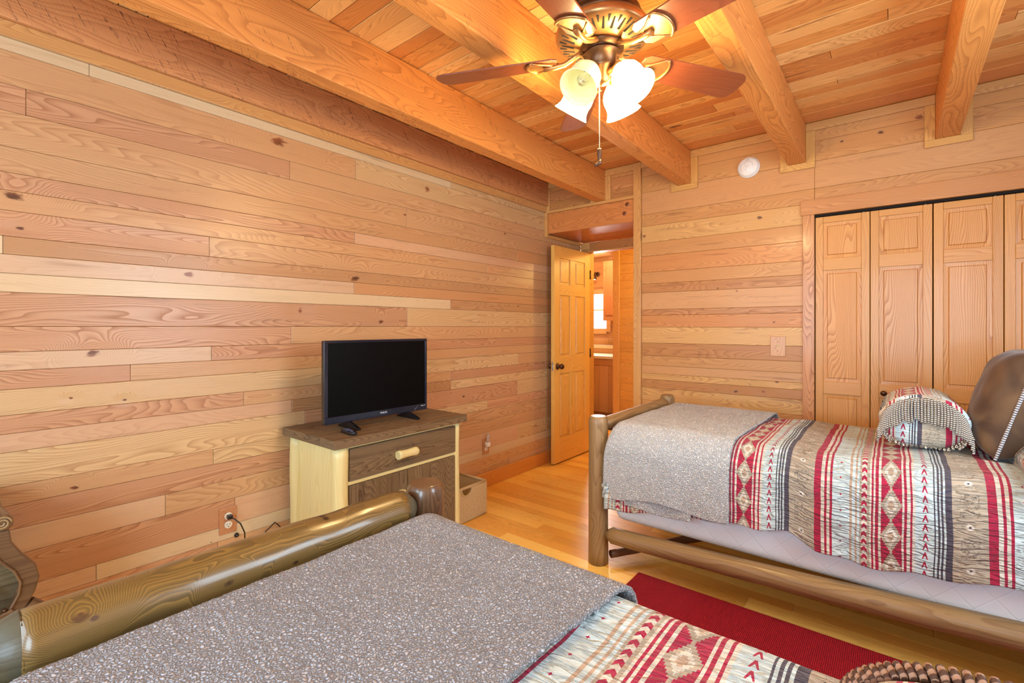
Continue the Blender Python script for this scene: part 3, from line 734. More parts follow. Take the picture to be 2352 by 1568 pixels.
# ------------------------------------------------------------ wall fittings
sx, sy_, sz = onY(1720, 385, WY)
M = Matrix.Translation((sx, WY-.0005, sz)) @ Matrix.Rotation(PI/2, 4, 'X')
t = thing('smoke_detector', 'round white smoke detector on the far wall between two ceiling beams', 'smoke detector', (sx, WY, sz))
Mi = Matrix.Translation((0, -.0005, 0)) @ Matrix.Rotation(PI/2, 4, 'X')
mb = MB(); mb.lathe([(.072, 0), (.0735, .004), (.072, .010), (.066, .012), (.064, .026), (.060, .031), (.0001, .033)], 48, Mi); body = mb.build('body', M_white, t)
mb = MB()
for z in (.044, .049): mb.tube([(-.012, -.0325, z), (.008, -.0325, z+.002)], .0009, 6)
mb.tube([(-.05, -.0325, .018), (-.022, -.0325, .026), (-.014, -.0325, .0), (-.012, -.0325, -.03)], .0007, 6)
mb.tube([(-.022, -.0325, .026), (-.01, -.0325, .036), (.012, -.0325, .036), (.03, -.0325, .02), (.032, -.0325, .0)], .0007, 6)
mb.tube([(-.046, -.0325, .015), (-.046, -.032, -.035)], .0006, 6)
mb.tube([(.0+.010*math.cos(q), -.0328, .002+.0065*math.sin(q)) for q in [i*PI/6 for i in range(13)]], .0007, 6)
mb.build('markings', plain('grey_print', (150, 146, 140), .6), body)
X, Y, Z = onY(1787, 795, WY)
t = thing('light_switch', 'wooden light switch plate on the far wall left of the closet', 'light switch', (X, WY, Z))
mb = MB(); mb.box(-.046, .046, -.007, -.0003, -.069, .069, 2, col(220, 158, 110, a=.4)); mb.build('plate', M_trim, t, bevel=.003)
mb = MB(); mb.box(-.010, .010, -.0095, -.0068, -.018, .018, 2, col(228, 176, 120)); mb.box(-.005, .005, -.018, -.009, -.002, .012, 2, col(228, 176, 120)); mb.build('toggle', M_trim, t, bevel=.001)
for z in (-.031, .031):
    mb = MB(); mb.lathe([(.0028, 0), (.0026, .0012), (.0001, .0016)], 10, Matrix.Translation((0, -.007, z)) @ Matrix.Rotation(PI/2, 4, 'X')); mb.build('screw', M_bronze, t)
def outlet(name, px, py, label, rec, cat='wall outlet', w=.078, h=.128):
    X, Y, Z = onX(px, py, LX)
    t = thing(name, label, cat, (LX, Y, Z))
    mb = MB(); mb.box(.0003, .007, -w/2, w/2, -h/2, h/2, 2, col(196, 136, 100, a=.4)); mb.build('plate', M_trim, t, bevel=.003)
    for dz in rec:
        r = MB(); r.lathe([(.0175, 0), (.0175, .0032), (.016, .004), (.0001, .004)], 24, Matrix.Translation((.0068, 0, dz)) @ Matrix.Rotation(PI/2, 4, 'Y')); ro = r.build('receptacle', M_cream, t)
        s2 = MB()
        for dy in (-.0062, .0062): s2.box(.0105, .0112, dy-.0011, dy+.0011, dz-.001, dz+.007)
        s2.lathe([(.0024, 0), (.0024, .0008), (.0001, .0009)], 10, Matrix.Translation((.0105, 0, dz-.008)) @ Matrix.Rotation(PI/2, 4, 'Y')); s2.build('slot', M_dark, ro)
    return t, (LX, Y, Z)
o1, q1 = outlet('wall_outlet', 523, 1194, 'wooden wall outlet low on the left wall with a black plug in it', (.022, -.020))
o2, q2 = outlet('wall_outlet', 1115, 1024, 'wooden wall outlet holding a clear night light near the open door', (-.021, .021))
t = thing('night_light', 'clear plastic night light plugged into the outlet beside the dresser', 'night light', (LX+.0125, q2[1], q2[2]+.021))
mb = MB(); mb.box(0, .028, -.019, .019, -.022, .016); mb.build('base', M_white, t, bevel=.006, seg=3)
g = G('clear_plastic'); g.bsdf((.95, .93, .92), .08, trans=.75, coat=.3); M_clear = g.m
mb = MB(); mb.lathe([(.016, 0), (.020, .01), (.020, .035), (.014, .058), (.005, .070), (.0001, .072)], 24, Matrix.Translation((.018, 0, .0165)) @ Matrix.Scale(.7, 4, (1, 0, 0))); mb.build('cover', M_clear, t)
P0 = Vector((q1[0]+.012, q1[1], q1[2]+.022))
t = thing('power_cord', 'black power cord hanging from the plug in the left wall outlet', 'cord', tuple(P0))
mb = MB(); mb.box(0, .026, -.011, .011, -.010, .010); mb.build('plug', M_black, t, bevel=.003)
mb = MB(); mb.tube([(.022, 0, 0), (.05, .008, -.004), (.062, .03, -.03), (.058, .05, -.08), (.04, .06, -.16), (.02, .065, -.24), (.012, .07, -.3)], .0032, 10); mb.build('cable', M_black, t)
Xg, Yg, Zg = onX(543, 1228, LX)
mb = MB(); mb.lathe([(.011, 0), (.011, .004), (.007, .006), (.006, .014), (.0001, .015)], 20, Matrix.Rotation(PI/2, 4, 'Y')); o = mb.build('cable_jack', M_black); o.location = (LX+.0003, Yg, Zg); tag(o, 'small round black cable jack on the wall below the left outlet', 'jack')
A = [onX(px, py, LX+.02) for px, py in ((612, 1218), (622, 1209), (631, 1199), (638, 1204), (646, 1212))]
A = [onX(600, 1235, LX+.02)]+A+[onX(655, 1226, LX+.02)]
o = MB(); o.tube(A, .003, 8); o = o.build('looped_cable', M_black); tag(o, 'short black cable loop against the wall left of the dresser', 'cable')
# ------------------------------------------------------------ dresser
random.seed(5)
ZT = .747
dr = thing('dresser', 'rustic two-door dresser of dark barn boards with peeled log posts under the television', 'dresser', (-2.27, 1.635, 0))
def rel(o, par):
    o.parent = par; o.matrix_parent_inverse = par.matrix_world.inverted() if False else Matrix.Translation(-Vector(par.location)); return o
BR = lambda: col(122, 100, 70, a=.7, j=.10)
PL = lambda: col(222, 208, 148, a=.25, j=.03)
DXF, DXB, DY0, DY1 = -2.02, -2.528, 1.195, 2.075
mb = MB(); ys = [DXB, -2.40, -2.28, -2.15, DXF]
for i in range(4): mb.box(ys[i]+.0006, ys[i+1]-.0006, DY0, DY1, ZT-.042, ZT, 1, BR())
rel(mb.build('top', M_barn, bevel=.003), dr)
def post(x, y, z0, z1, r, name, par, mat=M_peel, c=None, n=20, seed=0):
    pts = []; rr = []
    m = 14
    for i in range(m+1):
        z = z0+(z1-z0)*i/m
        pts.append((x+.004*noise.noise((z*3, seed, 0)), y+.004*noise.noise((z*3, seed, 5)), z)); rr.append(r*(1+.07*noise.noise((z*5, seed, 9))))
    mb = MB(); mb.tube(pts, rr, n, c or PL(), rf=lambda th, i, L: 1+.035*noise.noise((math.cos(th)*1.5, math.sin(th)*1.5, i*.3+seed)))
    return rel(mb.build(name, mat), par)
for k, (x, y) in enumerate(((DXF-.052, DY0+.060), (DXF-.048, DY1-.060), (DXB+.05, DY0+.062), (DXB+.05, DY1-.05))):
    post(x, y, 0, ZT-.043, .040 if k != 1 else .029, 'post', dr, seed=k*3.1)
mb = MB()
ys = [DXB+.085, -2.33, -2.22, DXF-.088]
for i in range(3): mb.box(ys[i]+.0005, ys[i+1]-.0005, DY0+.052, DY0+.070, .08, ZT-.043, 2, PL())
rel(mb.build('side_panel', M_peel, bevel=.001), dr)
mb = MB(); mb.box(DXB+.085, DXF-.09, DY1-.065, DY1-.05, .08, ZT-.043, 2, PL()); mb.box(DXB+.01, DXB+.03, DY0+.06, DY1-.06, .08, ZT-.043, 2, PL()); mb.box(DXB+.03, DXF-.06, DY0+.07, DY1-.066, .08, .095, 1, PL())
rel(mb.build('carcass', M_peel), dr)
FXX = DXF-.030
Ya, Yb = 1.290, 1.995
mb = MB()
for z0, z1 in ((.692, ZT-.043), (.514, .532), (.07, .10)):
    mb = MB(); mb.box(FXX-.03, FXX+.004, Ya-.006, Yb+.004, z0, z1, 1, PL()); rel(mb.build('cross_rail', M_peel, bevel=.003), dr)
mb = MB(); mb.box(FXX-.02, FXX+.010, Ya, Yb, .534, .690, 1, BR()); dw = rel(mb.build('drawer', M_barn, bevel=.003), dr)
def loghandle(x, y, z, l, r, axis, par):
    mb = MB(); d = Vector((0, 1, 0)) if axis == 'y' else Vector((0, 0, 1)); m = 10
    pts = [Vector((x, y, z))+d*l*(i/m-.5) for i in range(m+1)]
    rr = [r*(.86+.2*abs(2*i/m-1)**2) for i in range(m+1)]; rr[0] *= .88; rr[-1] *= .88
    mb.tube(pts, rr, 18, PL()); o = mb.build('handle', M_peel); o.parent = par; o.matrix_parent_inverse = Matrix.Translation(-Vector(dr.location)) if False else Matrix.Identity(4); return o
h = loghandle(FXX+.030, 1.62, .607, .128, .024, 'y', dw)
for k, (a, b) in enumerate(((Ya, 1.640), (1.643, Yb))):
    mb = MB(); mb.box(FXX-.02, FXX+.008, a, b, .102, .512, 2, BR()); d = rel(mb.build('door', M_barn, bevel=.003), dr)
    loghandle(FXX+.026, 1.59 if k == 0 else 1.70, .36, .11, .020, 'z', d)
# ------------------------------------------------------------ television
ty0, ty1, tX = 1.268, 1.915, -2.225
tv = thing('television', 'black flat-screen television standing on the dresser', 'television', (tX, (ty0+ty1)/2, ZT), math.radians(-2.5))
W2 = (ty1-ty0)/2; ZB0, ZB1 = .035, .462
mb = MB(); mb.box(-.030, 0, -W2, W2, ZB0, ZB1); mb.box(-.058, -.030, -W2+.08, W2-.08, ZB0+.01, ZB1-.12)
mb.build('housing', M_black, tv, bevel=.006, seg=3)
mb = MB()
for (a, b, c_, d_) in ((-W2, W2, ZB0, ZB0+.036), (-W2, W2, ZB1-.014, ZB1), (-W2, -W2+.018, ZB0+.036, ZB1-.014), (W2-.014, W2, ZB0+.036, ZB1-.014)): mb.box(.0002, .008, a, b, c_, d_)
bz_ = mb.build('bezel', plain('glossy_dark_bezel', (18, 28, 46), .18, coat=.6), tv, bevel=.002)
mb = MB(); mb.box(.0002, .0032, -W2+.018, W2-.014, ZB0+.036, ZB1-.014); mb.build('screen', M_screen, tv)
for y in (-W2+.14, W2-.13):
    mb = MB(); mb.prism([(-.10, .0), (.095, 0), (.098, .010), (.01, .034), (-.02, .034), (-.10, .008)], y-.011, y+.011, 'y'); mb.build('foot', M_black, tv, bevel=.002)
def text(body, size, loc, par, mat, rot=(PI/2, 0, PI/2)):
    cu = bpy.data.curves.new('lettering', 'FONT'); cu.body = body; cu.size = size; cu.extrude = .0003; cu.align_x = 'CENTER'; cu.align_y = 'CENTER'
    o = bpy.data.objects.new('tmp', cu); COL.objects.link(o); bpy.context.view_layer.update()
    me = bpy.data.meshes.new_from_object(o.evaluated_get(bpy.context.evaluated_depsgraph_get())); bpy.data.objects.remove(o)
    me.materials.clear(); me.materials.append(mat); o = bpy.data.objects.new('lettering', me); COL.objects.link(o); o.parent = par; o.location = loc; o.rotation_euler = rot; return o
M_print = plain('white_print', (225, 228, 232), .5)
text('PHILIPS', .0135, (.0088, .02, ZB0+.020), bz_, M_print)
text('Roku TV', .0085, (.0088, W2-.030, ZB0+.026), bz_, M_print)
mb = MB(); mb.prism([(W2-.10, ZB0+.004), (W2-.072, ZB0+.030), (W2-.066, ZB0+.033), (W2-.086, ZB0+.008)], .0081, .0085, 'x'); mb.build('sticker_residue', plain('scuff', (70, 76, 88), .6), bz_)
rx, ry_, rz_ = -2.118, 1.335, ZT
rm = thing('remote_control', 'small black remote control lying on the dresser beside the television', 'remote control', (rx, ry_, ZT+.0003), math.radians(-8))
mb = MB(); mb.prism([(x, y) for x, y in [(-.062, -.018), (-.045, -.021), (.045, -.019), (.060, -.013), (.062, 0), (.060, .013), (.045, .019), (-.045, .021), (-.062, .018)]], 0, .016, 'z'); mb.build('body', M_black, rm, bevel=.004, seg=3)
M_btn = plain('grey_buttons', (92, 92, 122), .5); M_btn2 = plain('blue_buttons', (60, 120, 140), .5)
mb = MB()
for i in range(5):
    for j in (-1, 0, 1): mb.lathe([(.0035, 0), (.003, .0014), (.0001, .0015)], 10, Matrix.Translation((-.045+i*.013, j*.010, .0159)))
mb.lathe([(.009, 0), (.008, .0016), (.0001, .0016)], 20, Matrix.Translation((.030, 0, .0159))); mb.build('buttons', M_btn, rm)
# ------------------------------------------------------------ wicker basket
g = G('woven_wicker'); s_, t_ = g.uv()
wv = g.math('SINE', s_*(2*PI/.0075)); wh = g.math('SINE', t_*(2*PI/.0055)+g.math('SIGN', wv)*1.57)
hgt = wv.abs()*.6+wh*.4; n = g.noise(g.vec(s_*60, t_*60), 1, 2)
g.bsdf(g.mix(g.smooth(hgt+n*.5, -.1, .9), lin((150, 112, 66)), lin((246, 220, 168))), .6, g.bump(hgt, .8, .003)); M_wick = g.m
bk = thing('wicker_basket', 'square wicker basket with a half-round handle hole on the floor beside the dresser', 'basket', (-2.345, 2.262, 0))
bw, bl2, bh, r_, th_ = .165, .168, .232, .048, .012
mb = MB()
def side(fn, w, hole):
    n = 60
    for i in range(n):
        a, b = -w+2*w*i/n, -w+2*w*(i+1)/n
        ha = bh-.012; q = []
        for x in (a, b):
            zt = bh-.012-(math.sqrt(max(0, r_*r_-(x+.028)**2)) if hole and abs(x+.028) < r_ else 0); q.append(zt)
        for d in (0, th_):
            ix = len(mb.v); mb.v += [fn(a, .012, d), fn(b, .012, d), fn(b, q[1], d), fn(a, q[0], d)]
            mb.face([ix, ix+1, ix+2, ix+3], [(a, .012), (b, .012), (b, q[1]), (a, q[0])], (.5, .5, .5, .5))
        if hole and q[0] < bh-.013 or q[1] < bh-.013:
            ix = len(mb.v); mb.v += [fn(a, q[0], 0), fn(b, q[1], 0), fn(b, q[1], th_), fn(a, q[0], th_)]; mb.face([ix, ix+1, ix+2, ix+3], [(a, 0), (b, 0), (b, .01), (a, .01)], (.5, .5, .5, .5))
side(lambda s, z, d: (bw-d, s, z), bl2, True); side(lambda s, z, d: (-bw+d, s, z), bl2, False)
side(lambda s, z, d: (s, bl2-d, z), bw, False); side(lambda s, z, d: (s, -bl2+d, z), bw, False)
mb.box(-bw+.01, bw-.01, -bl2+.01, bl2-.01, .002, .012); mb.build('body', M_wick, bk, fix=False)
for z, nm in ((bh-.008, 'rim'), (.010, 'base_band')):
    mb = MB()
    P = [(bw-.006, bl2-.006), (-bw+.006, bl2-.006), (-bw+.006, -bl2+.006), (bw-.006, -bl2+.006)]
    for i in range(4): mb.tube([(P[i][0], P[i][1], z), (P[(i+1) % 4][0], P[(i+1) % 4][1], z)], .0095 if nm == 'rim' else .008, 10)
    mb.build(nm, M_wick, bk)
mb = MB(); mb.tube([(bw, -.028+r_*math.cos(q), bh-.014-r_*math.sin(q)) for q in [PI*i/20 for i in range(21)]], .006, 8); mb.build('handle_ring', M_wick, bk)
# ------------------------------------------------------------ fabrics
def sherpa(name, rgb, dark, scale, wd=.16):
    g = G(name); v = g.obj()
    nn = g.n.new('ShaderNodeTexNoise'); g.L(v.o, nn.inputs['Vector']); nn.inputs['Scale'].default_value = scale*.55; nn.inputs['Detail'].default_value = 1
    va = g.n.new('ShaderNodeVectorMath'); va.operation = 'MULTIPLY_ADD'; g.L(nn.outputs['Color'], va.inputs[0]); va.inputs[1].default_value = (.015, .015, .015); g.L(v.o, va.inputs[2])
    d, cc_ = g.vor(E(g, va.outputs[0]), scale); de, _ = g.vor(E(g, va.outputs[0]), scale, 'DISTANCE_TO_EDGE')
    n2 = g.noise(v, scale*.10, 2, .5); n3 = g.noise(v, scale*4, 2, .6)
    w = g.smooth(de, .0, wd)
    c = g.mix(w, lin(dark), lin(rgb)); c = g.mix(n2, c, g.mix(1.0, c, (.80, .79, .79), 'MULTIPLY'))  # shade in the crevices between nubs is painted into the fleece colour
    hh = g.smooth(de, .0, .32)+g.smooth(d, .85, .0)*.5+n3*.25
    return g.bsdf(c, .95, g.bump(hh, 1.0, .005), sheen=.35, spec=.12)
M_sherpa = sherpa('sherpa_fleece_taupe', (204, 208, 218), (104, 98, 98), 155, .14)
M_sherpa2 = sherpa('sherpa_fleece_grey', (252, 254, 255), (168, 170, 172), 140, .11)
RED = lin((178, 40, 72)); CRM = lin((226, 218, 202)); BEI = lin((186, 172, 152)); GRY = lin((86, 80, 92)); TANc = lin((196, 170, 146)); BLU = lin((206, 222, 222)); DKR = lin((120, 24, 44))
def comforter(name, phase=0.0, P=.507, dv=.118, wr=1.0, rope=True, wscale=1.0):
    g = G(name); s_, t_ = g.uv()
    dist = (g.noise(g.vec(s_*5, t_*5), 1, 2)-.5)*.012
    s2 = s_+dist; p = ((s2-phase)/P).mod(1.0)
    st = [(0, RED), (.062, CRM), (.074, RED), (.088, CRM), (.108, RED), (.121, CRM), (.135, BLU), (.236, GRY), (.246, BLU), (.256, GRY), (.266, BLU), (.276, GRY),
          (.286, BLU), (.300, GRY), (.334, BEI), (.515, RED), (.560, CRM), (.585, RED), (.598, CRM), (.620, RED), (.634, BLU), (.745, TANc), (.760, BLU), (.778, TANc), (.792, BLU),
          (.808, BEI), (.868, CRM), (.880, RED), (.894, CRM), (.906, RED), (.924, CRM), (.938, RED)]
    c = g.ramp(p, st)
    q = (t_/dv).mod(1.0)-.5; qa = q.abs()
    pw = g.math('MINIMUM', p, 1.0-p)*P          # distance from the diamond axis in metres
    steps = (qa*14).floor()/14
    dd = (pw/.030)+steps*2.05
    dia = dd.lt(1.0)*pw.lt(.032)
    c = g.mix(dia, c, BEI); c = g.mix(dd.lt(.62)*pw.lt(.03), c, CRM); c = g.mix(dd.lt(.3), c, TANc)
    # chevrons
    pc = (p-.838)*P; ch = ((t_+pc.abs()*1.1)/.030).mod(1.0).lt(.5); on = pc.abs().lt(.0085)
    c = g.mix(on, c, CRM); c = g.mix(on*ch, c, RED)
    # arrow heads
    pa = (p-.192)*P; ta = (t_/.034).mod(1.0); ar = (pa.abs()-(1.0-ta)*.0085).lt(0)*ta.lt(.75)*((pa.abs()-(.42-ta)*.012).gt(0))
    c = g.mix(ar, c, RED)
    # small stars on the pale band
    ps = ((p-.690).abs()*P); ts = ((t_/.062).mod(1.0)-.5).abs()*.062
    an = g.math('SQRT', ps)+g.math('SQRT', ts); c = g.mix(an.lt(.088), c, RED)
    # line-drawn animals and burst flowers on the beige band
    bb = p.gt(.345)*p.lt(.508)
    pb = (p-.425)*P; tb = (t_/.15).mod(1.0)
    wig = g.noise(g.vec(s_*70, t_*55), 1, 2, .6)
    body = tb.gt(.40)*tb.lt(.92)*(pb.abs()-.026).lt(0)
    ln = (wig-.5).abs().lt(.018)*body*bb
    c = g.mix(ln*.8, c, lin((92, 84, 82)))
    fl = g.math('SQRT', pb*pb+((tb-.18)*.15)*((tb-.18)*.15))
    c = g.mix(fl.lt(.011)*bb, c, CRM); c = g.mix(fl.lt(.0035)*bb, c, GRY)
    weave = g.math('SINE', s_*(2*PI/.0026))*g.math('SINE', t_*(2*PI/.0026))
    fine = g.noise(g.vec(s_*500, t_*500), 1, 2)
    c = g.mix((fine-.3)*.5, c, g.mix(1.0, c, (.72, .70, .68), 'MULTIPLY'))
    cre = g.noise(g.vec(s_*9*wscale, t_*46*wscale), 1, 3, .55, .6)
    cr2 = g.smooth((cre-.5).abs(), 0, .12)
    n1 = g.bump(cr2*.8+cre*1.2, .8*wr, .018); n2 = g.bump(weave+fine, .25, .0012, n1)
    return g.bsdf(c, .92, n2, spec=.15, sheen=.15)
M_comf = comforter('woven_southwest_stripes', phase=-.276)
M_comf2 = comforter('woven_southwest_stripes_far', phase=-.5166)
M_pad = None
g = G('quilted_mattress_pad'); P_ = g.pos()
a1 = ((P_[0]+P_[2])/.11).mod(1.0)-.5; a2 = ((P_[0]-P_[2])/.11).mod(1.0)-.5
ql = g.math('MINIMUM', a1.abs(), a2.abs()); n = g.noise(g.obj(), 240, 2)
g.bsdf(g.mix(n, lin((232, 240, 248)), lin((242, 248, 253))), .7, g.bump(g.smooth(ql, 0, .05), .3, .004)); M_pad = g.m
# ------------------------------------------------------------ draped covers
def prof_pts(y0, y1, zt, h0, h1, r, n):
    """cross-section from near hem, over the top, to far hem; list of (y, z, arc, ny, nz)"""
    segs = []; out = []
    L = [zt-r-h0, r*PI/2, (y1-y0)-2*r, r*PI/2, zt-r-h1]; T = sum(L)
    for i in range(n+1):
        w = T*i/n; a = w
        if a <= L[0]: out.append((y0, h0+a, w, -1, 0)); continue
        a -= L[0]
        if a <= L[1]:
            t = a/r; out.append((y0+r-r*math.cos(t), zt-r+r*math.sin(t), w, -math.cos(t), math.sin(t))); continue
        a -= L[1]
        if a <= L[2]: out.append((y0+r+a, zt, w, 0, 1)); continue
        a -= L[2]
        if a <= L[3]:
            t = a/r; out.append((y1-r+r*math.sin(t), zt-r+r*math.cos(t), w, math.sin(t), math.cos(t))); continue
        a -= L[3]; out.append((y1, zt-r-a, w, 1, 0))
    return out, T
def drape(name, mat, x0, x1, y0, y1, ztf, h0f, h1f, r, nu, nw, off, amp, nubs=0, nubf=90, solid=.012, foot=.06, warp=None, sag=None, seed=0, footdrop=0.0):
    mb = MB()
    cols_ = []
    for i in range(nu+1):
        x = x0+(x1-x0)*i/nu
        pr, T = prof_pts(y0, y1, ztf(x), h0f(x), h1f(x), r, nw)
        cols_.append((x, pr, T))
    ref = cols_[nu//2][2]
    def fn(a, b):
        i = round(a*nu); j = round(b*nw); x, pr, T = cols_[i]; y, z, w, ny, nz = pr[j]
        # arc measured from the middle of the top so the pattern lines up
        wv_ = w-T/2
        d = off+amp*(noise.noise((x*3.2+seed, wv_*3.2, seed))+.5*noise.noise((x*8+seed, wv_*9, 3)))
        side_ = 1 if abs(nz) < .5 else 0
        if side_: d += amp*1.1*(.5+.5*math.sin(x*17+seed*2+noise.noise((x*4, 0, seed))*3))*min(1, (ztf(x)-z)*2.2)
        if nubs:
            q = Vector((x, y, z))*nubf; m = noise.noise(q); m2 = noise.noise(q*2.1+Vector((5, 2, 7)))
            d += nubs*(min(1, abs(m)*2.6)-.4)+nubs*.5*m2
        yy, zz = y+ny*d, z+nz*d
        if sag: zz += sag(x, yy)
        xx = x
        e = (x-x0)
        if foot and e < foot: zz -= (foot-math.sqrt(max(0, foot*foot-(foot-e)**2)))*(1 if zz > ztf(x)-.3 else 0)*1.0
        if warp: xx, yy, zz = warp(xx, yy, zz, wv_)
        return (xx, yy, zz), (x, wv_)
    mb.grid(fn, nu, nw)
    return mb.build(name, mat, solid=solid, fix=False)
def mattress(name, mat, x0, x1, y0, y1, z0, z1, label, lay=1):
    mb = MB(); mb.box(x0, x1, y0, y1, z0, z1, 0)
    o = mb.build(name, mat, bevel=.05, seg=5)
    for p in o.data.polygons: p.use_smooth = True
    tag(o, label, 'mattress'); return o
# ------------------------------------------------------------ log beds
def logpts(p0, p1, r0, r1, mb, c, seed=0, tip0=.0, tip1=.0, n=24, bow=0.0, m=24):
    p0 = Vector(p0); p1 = Vector(p1); L = (p1-p0).length; pts = []; rr = []
    for i in range(m+1):
        f = i/m; p = p0.lerp(p1, f)
        p.z += bow*math.sin(f*PI)+.003*noise.noise((f*6, seed, 1)); pts.append(p)
        r = r0+(r1-r0)*f; r *= 1+.03*noise.noise((f*9, seed, 4)); a = f*L; b = (1-f)*L
        rr.append(r)
    out = []; orr = []
    if tip0: out += [pts[0]-(p1-p0).normalized()*tip0]; orr += [rr[0]*.42]
    out += pts; orr += rr
    if tip1: out += [pts[-1]+(p1-p0).normalized()*tip1]; orr += [rr[-1]*.42]
    mb.tube(out, orr, n, c, rf=lambda th, i, L_: 1+.025*noise.noise((math.cos(th)*1.4+seed, math.sin(th)*1.4, L_*4)))
def hewn_post(x, y, z1, r, par, mat, c, seed, facets=9):
    mb = MB(); n = facets*3
    def rf(th, i, L):
        a = (th % (2*PI/facets))-PI/facets
        f = math.cos(PI/facets)/math.cos(a)
        k = .75 if z1-L < .12 else .35
        return 1*(1-k)+f*k+.02*noise.noise((math.cos(th)+seed, math.sin(th), L*3))
    zs = [0]+[z1*i/10*.9 for i in range(1, 10)]+[z1-.045, z1-.018, z1-.004, z1]
    rs = [r*(1.05-.07*i/13) for i in range(len(zs))]; rs[-4:] = [r*1.02, r*1.0, r*.88, r*.82]
    mb.tube([(x, y, z) for z in zs], rs, n, c, rf=rf)
    o = mb.build('post', mat); rel(o, par); return o
LG = col(98, 80, 46, a=.75); LG2 = col(152, 124, 84, a=.65)
FX = -1.153
b1 = thing('log_bed', 'nearest twin log bed with a thick glossy log footboard rail', 'bed', (-.15, .5, 0))
hewn_post(FX, .995, .790, .058, b1, M_log, col(84, 62, 44, a=.6), 2, 9)
hewn_post(FX, -.02, .790, .058, b1, M_log, col(84, 62, 44, a=.6), 7, 9)
mb = MB(); logpts((FX+.0, .10, .738), (FX+.0, .895, .732), .060, .056, mb, LG, 3, n=40, m=36)
fr = rel(mb.build('footboard_rail', M_log), b1)
for (ya, yb, nm) in ((.10, .045, 0), (.895, .942, 1)):
    mb = MB(); mb.tube([(FX, ya+(yb-ya)*q, .738-.006*nm) for q in (-.05, .0, .35, .7, 1.0)], [.0600-.004*nm, .0595-.004*nm, .052, .038, .026], 32, col(84, 84, 68, a=.5)); o = mb.build('tapered_end', M_log2, fr); o.matrix_parent_inverse = Matrix.Identity(4)
mb = MB(); logpts((FX, .06, .26), (FX, .93, .26), .045, .045, mb, LG, 5); rel(mb.build('lower_foot_rail', M_log), b1)
for y in (.03, .965):
    mb = MB(); logpts((FX+.06, y, .19), (.80, y, .19), .045, .045, mb, LG, y*3, tip0=.03); rel(mb.build('side_rail', M_log), b1)
for y in (-.02, .995): hewn_post(.86, y, 1.05, .058, b1, M_log, col(84, 62, 44, a=.6), y)
# far bed
b2 = thing('log_bed', 'farther twin log bed along the closet wall with round footboard posts', 'bed', (-.2, 2.8, 0))
hewn_post(-1.255, 2.307, .795, .051, b2, M_log2, LG2, 12, 14)
hewn_post(-1.245, 3.290, .800, .050, b2, M_log2, LG2, 17, 8)
mb = MB(); logpts((-1.25, 2.385, .745), (-1.245, 3.215, .748), .036, .036, mb, LG2, 8, tip0=.035, tip1=.035); rel(mb.build('footboard_rail', M_log2), b2)
mb = MB(); logpts((-1.170, 2.307, .168), (.82, 2.345, .262), .043, .050, mb, LG2, 9, tip0=.035, m=40, bow=-.012); rel(mb.build('side_rail', M_log2), b2)
mb = MB(); logpts((-1.170, 3.29, .19), (.82, 3.29, .19), .043, .050, mb, LG2, 10, tip0=.035, m=20); rel(mb.build('side_rail', M_log2), b2)
mb = MB(); logpts((-1.20, 2.345, .045), (-.86, 2.86, .060), .020, .024, mb, col(112, 74, 50, a=.5), 10, m=14); rel(mb.build('brace', M_log2), b2)
for y in (2.307, 3.29): hewn_post(.87, y, 1.05, .051, b2, M_log2, LG2, y)
# mattresses
mattress('mattress', M_pad, -1.07, .84, .055, .93, .20, .715, 'mattress under the nearest bed covers')
mattress('mattress', M_pad, -1.185, .84, 2.345, 3.235, .235, .735, 'white quilted mattress showing under the covers of the farther bed')
# near bed cover and fleece
cf = drape('comforter', M_comf, -1.065, .86, .045, .955, lambda x: .722+.0*x, lambda x: .34, lambda x: .36+.03*math.sin(x*9), .075, 300, 330, .003, .011, seed=1.5, foot=.05,
           warp=None, sag=lambda x, y: -.012*(1 if y > .8 else 0)*max(0, math.sin(x*6))*(y-.8)/.15)
tag(cf, 'red and cream southwest-striped comforter on the nearest bed', 'comforter')
def w1(x, y, z, w):
    if x < -.9: return x, y, z
    k = (x+.9)/.48; return x-.0*k+(y-.7)*.06*k, y, z
bk1 = drape('fleece_blanket', M_sherpa, -1.078, -.452, .030, .968, lambda x: .730, lambda x: .42, lambda x: .46, .075, 230, 430, .014, .006, nubs=.0016, nubf=130, seed=4.2, foot=.045, warp=w1, solid=.011)
tag(bk1, 'taupe sherpa fleece blanket across the foot of the nearest bed', 'blanket')
# far bed cover and fleece
def hem2(x):
    pts = [(-1.3, .30), (-.6, .395), (-.35, .415), (-.25, .372), (-.1, .352), (.1, .375), (.3, .405), (.5, .42), (.9, .42)]
    for (a, za), (b, zb) in zip(pts, pts[1:]):
        if x <= b: return za+(zb-za)*max(0, (x-a)/(b-a))+.006*math.sin(x*31)
    return .42
def w2(x, y, z, w):
    # comforter bulges outward in front of the foot post near the floor
    if x < -1.05 and y < 2.45:
        k = min(1, (-1.05-x)/.12)*min(1, max(0, .72-z)/.35); return x-.02*k, y-.03*k, z
    return x, y, z
cf2 = drape('comforter', M_comf2, -1.168, .86, 2.285, 3.285, lambda x: .742, hem2, lambda x: .45, .13, 300, 300, .004, .014, seed=8.5, foot=.05, warp=w2)
tag(cf2, 'red, cream and grey southwest-striped comforter on the farther bed', 'comforter')
def hemb(x): 
    f = (x+1.19)/.62; return .392+.018*f+.014*math.sin(x*12)
def w2b(x, y, z, w):
    if x < -1.10 and y < 2.45:
        k = min(1, max(0, .70-z)/.32)*(-1.10-x)/.09; x -= .02*k
    if x > -.9: 
        k = (x+.9)/.35; x += (y-2.25)*.03*k
    return x, y, z
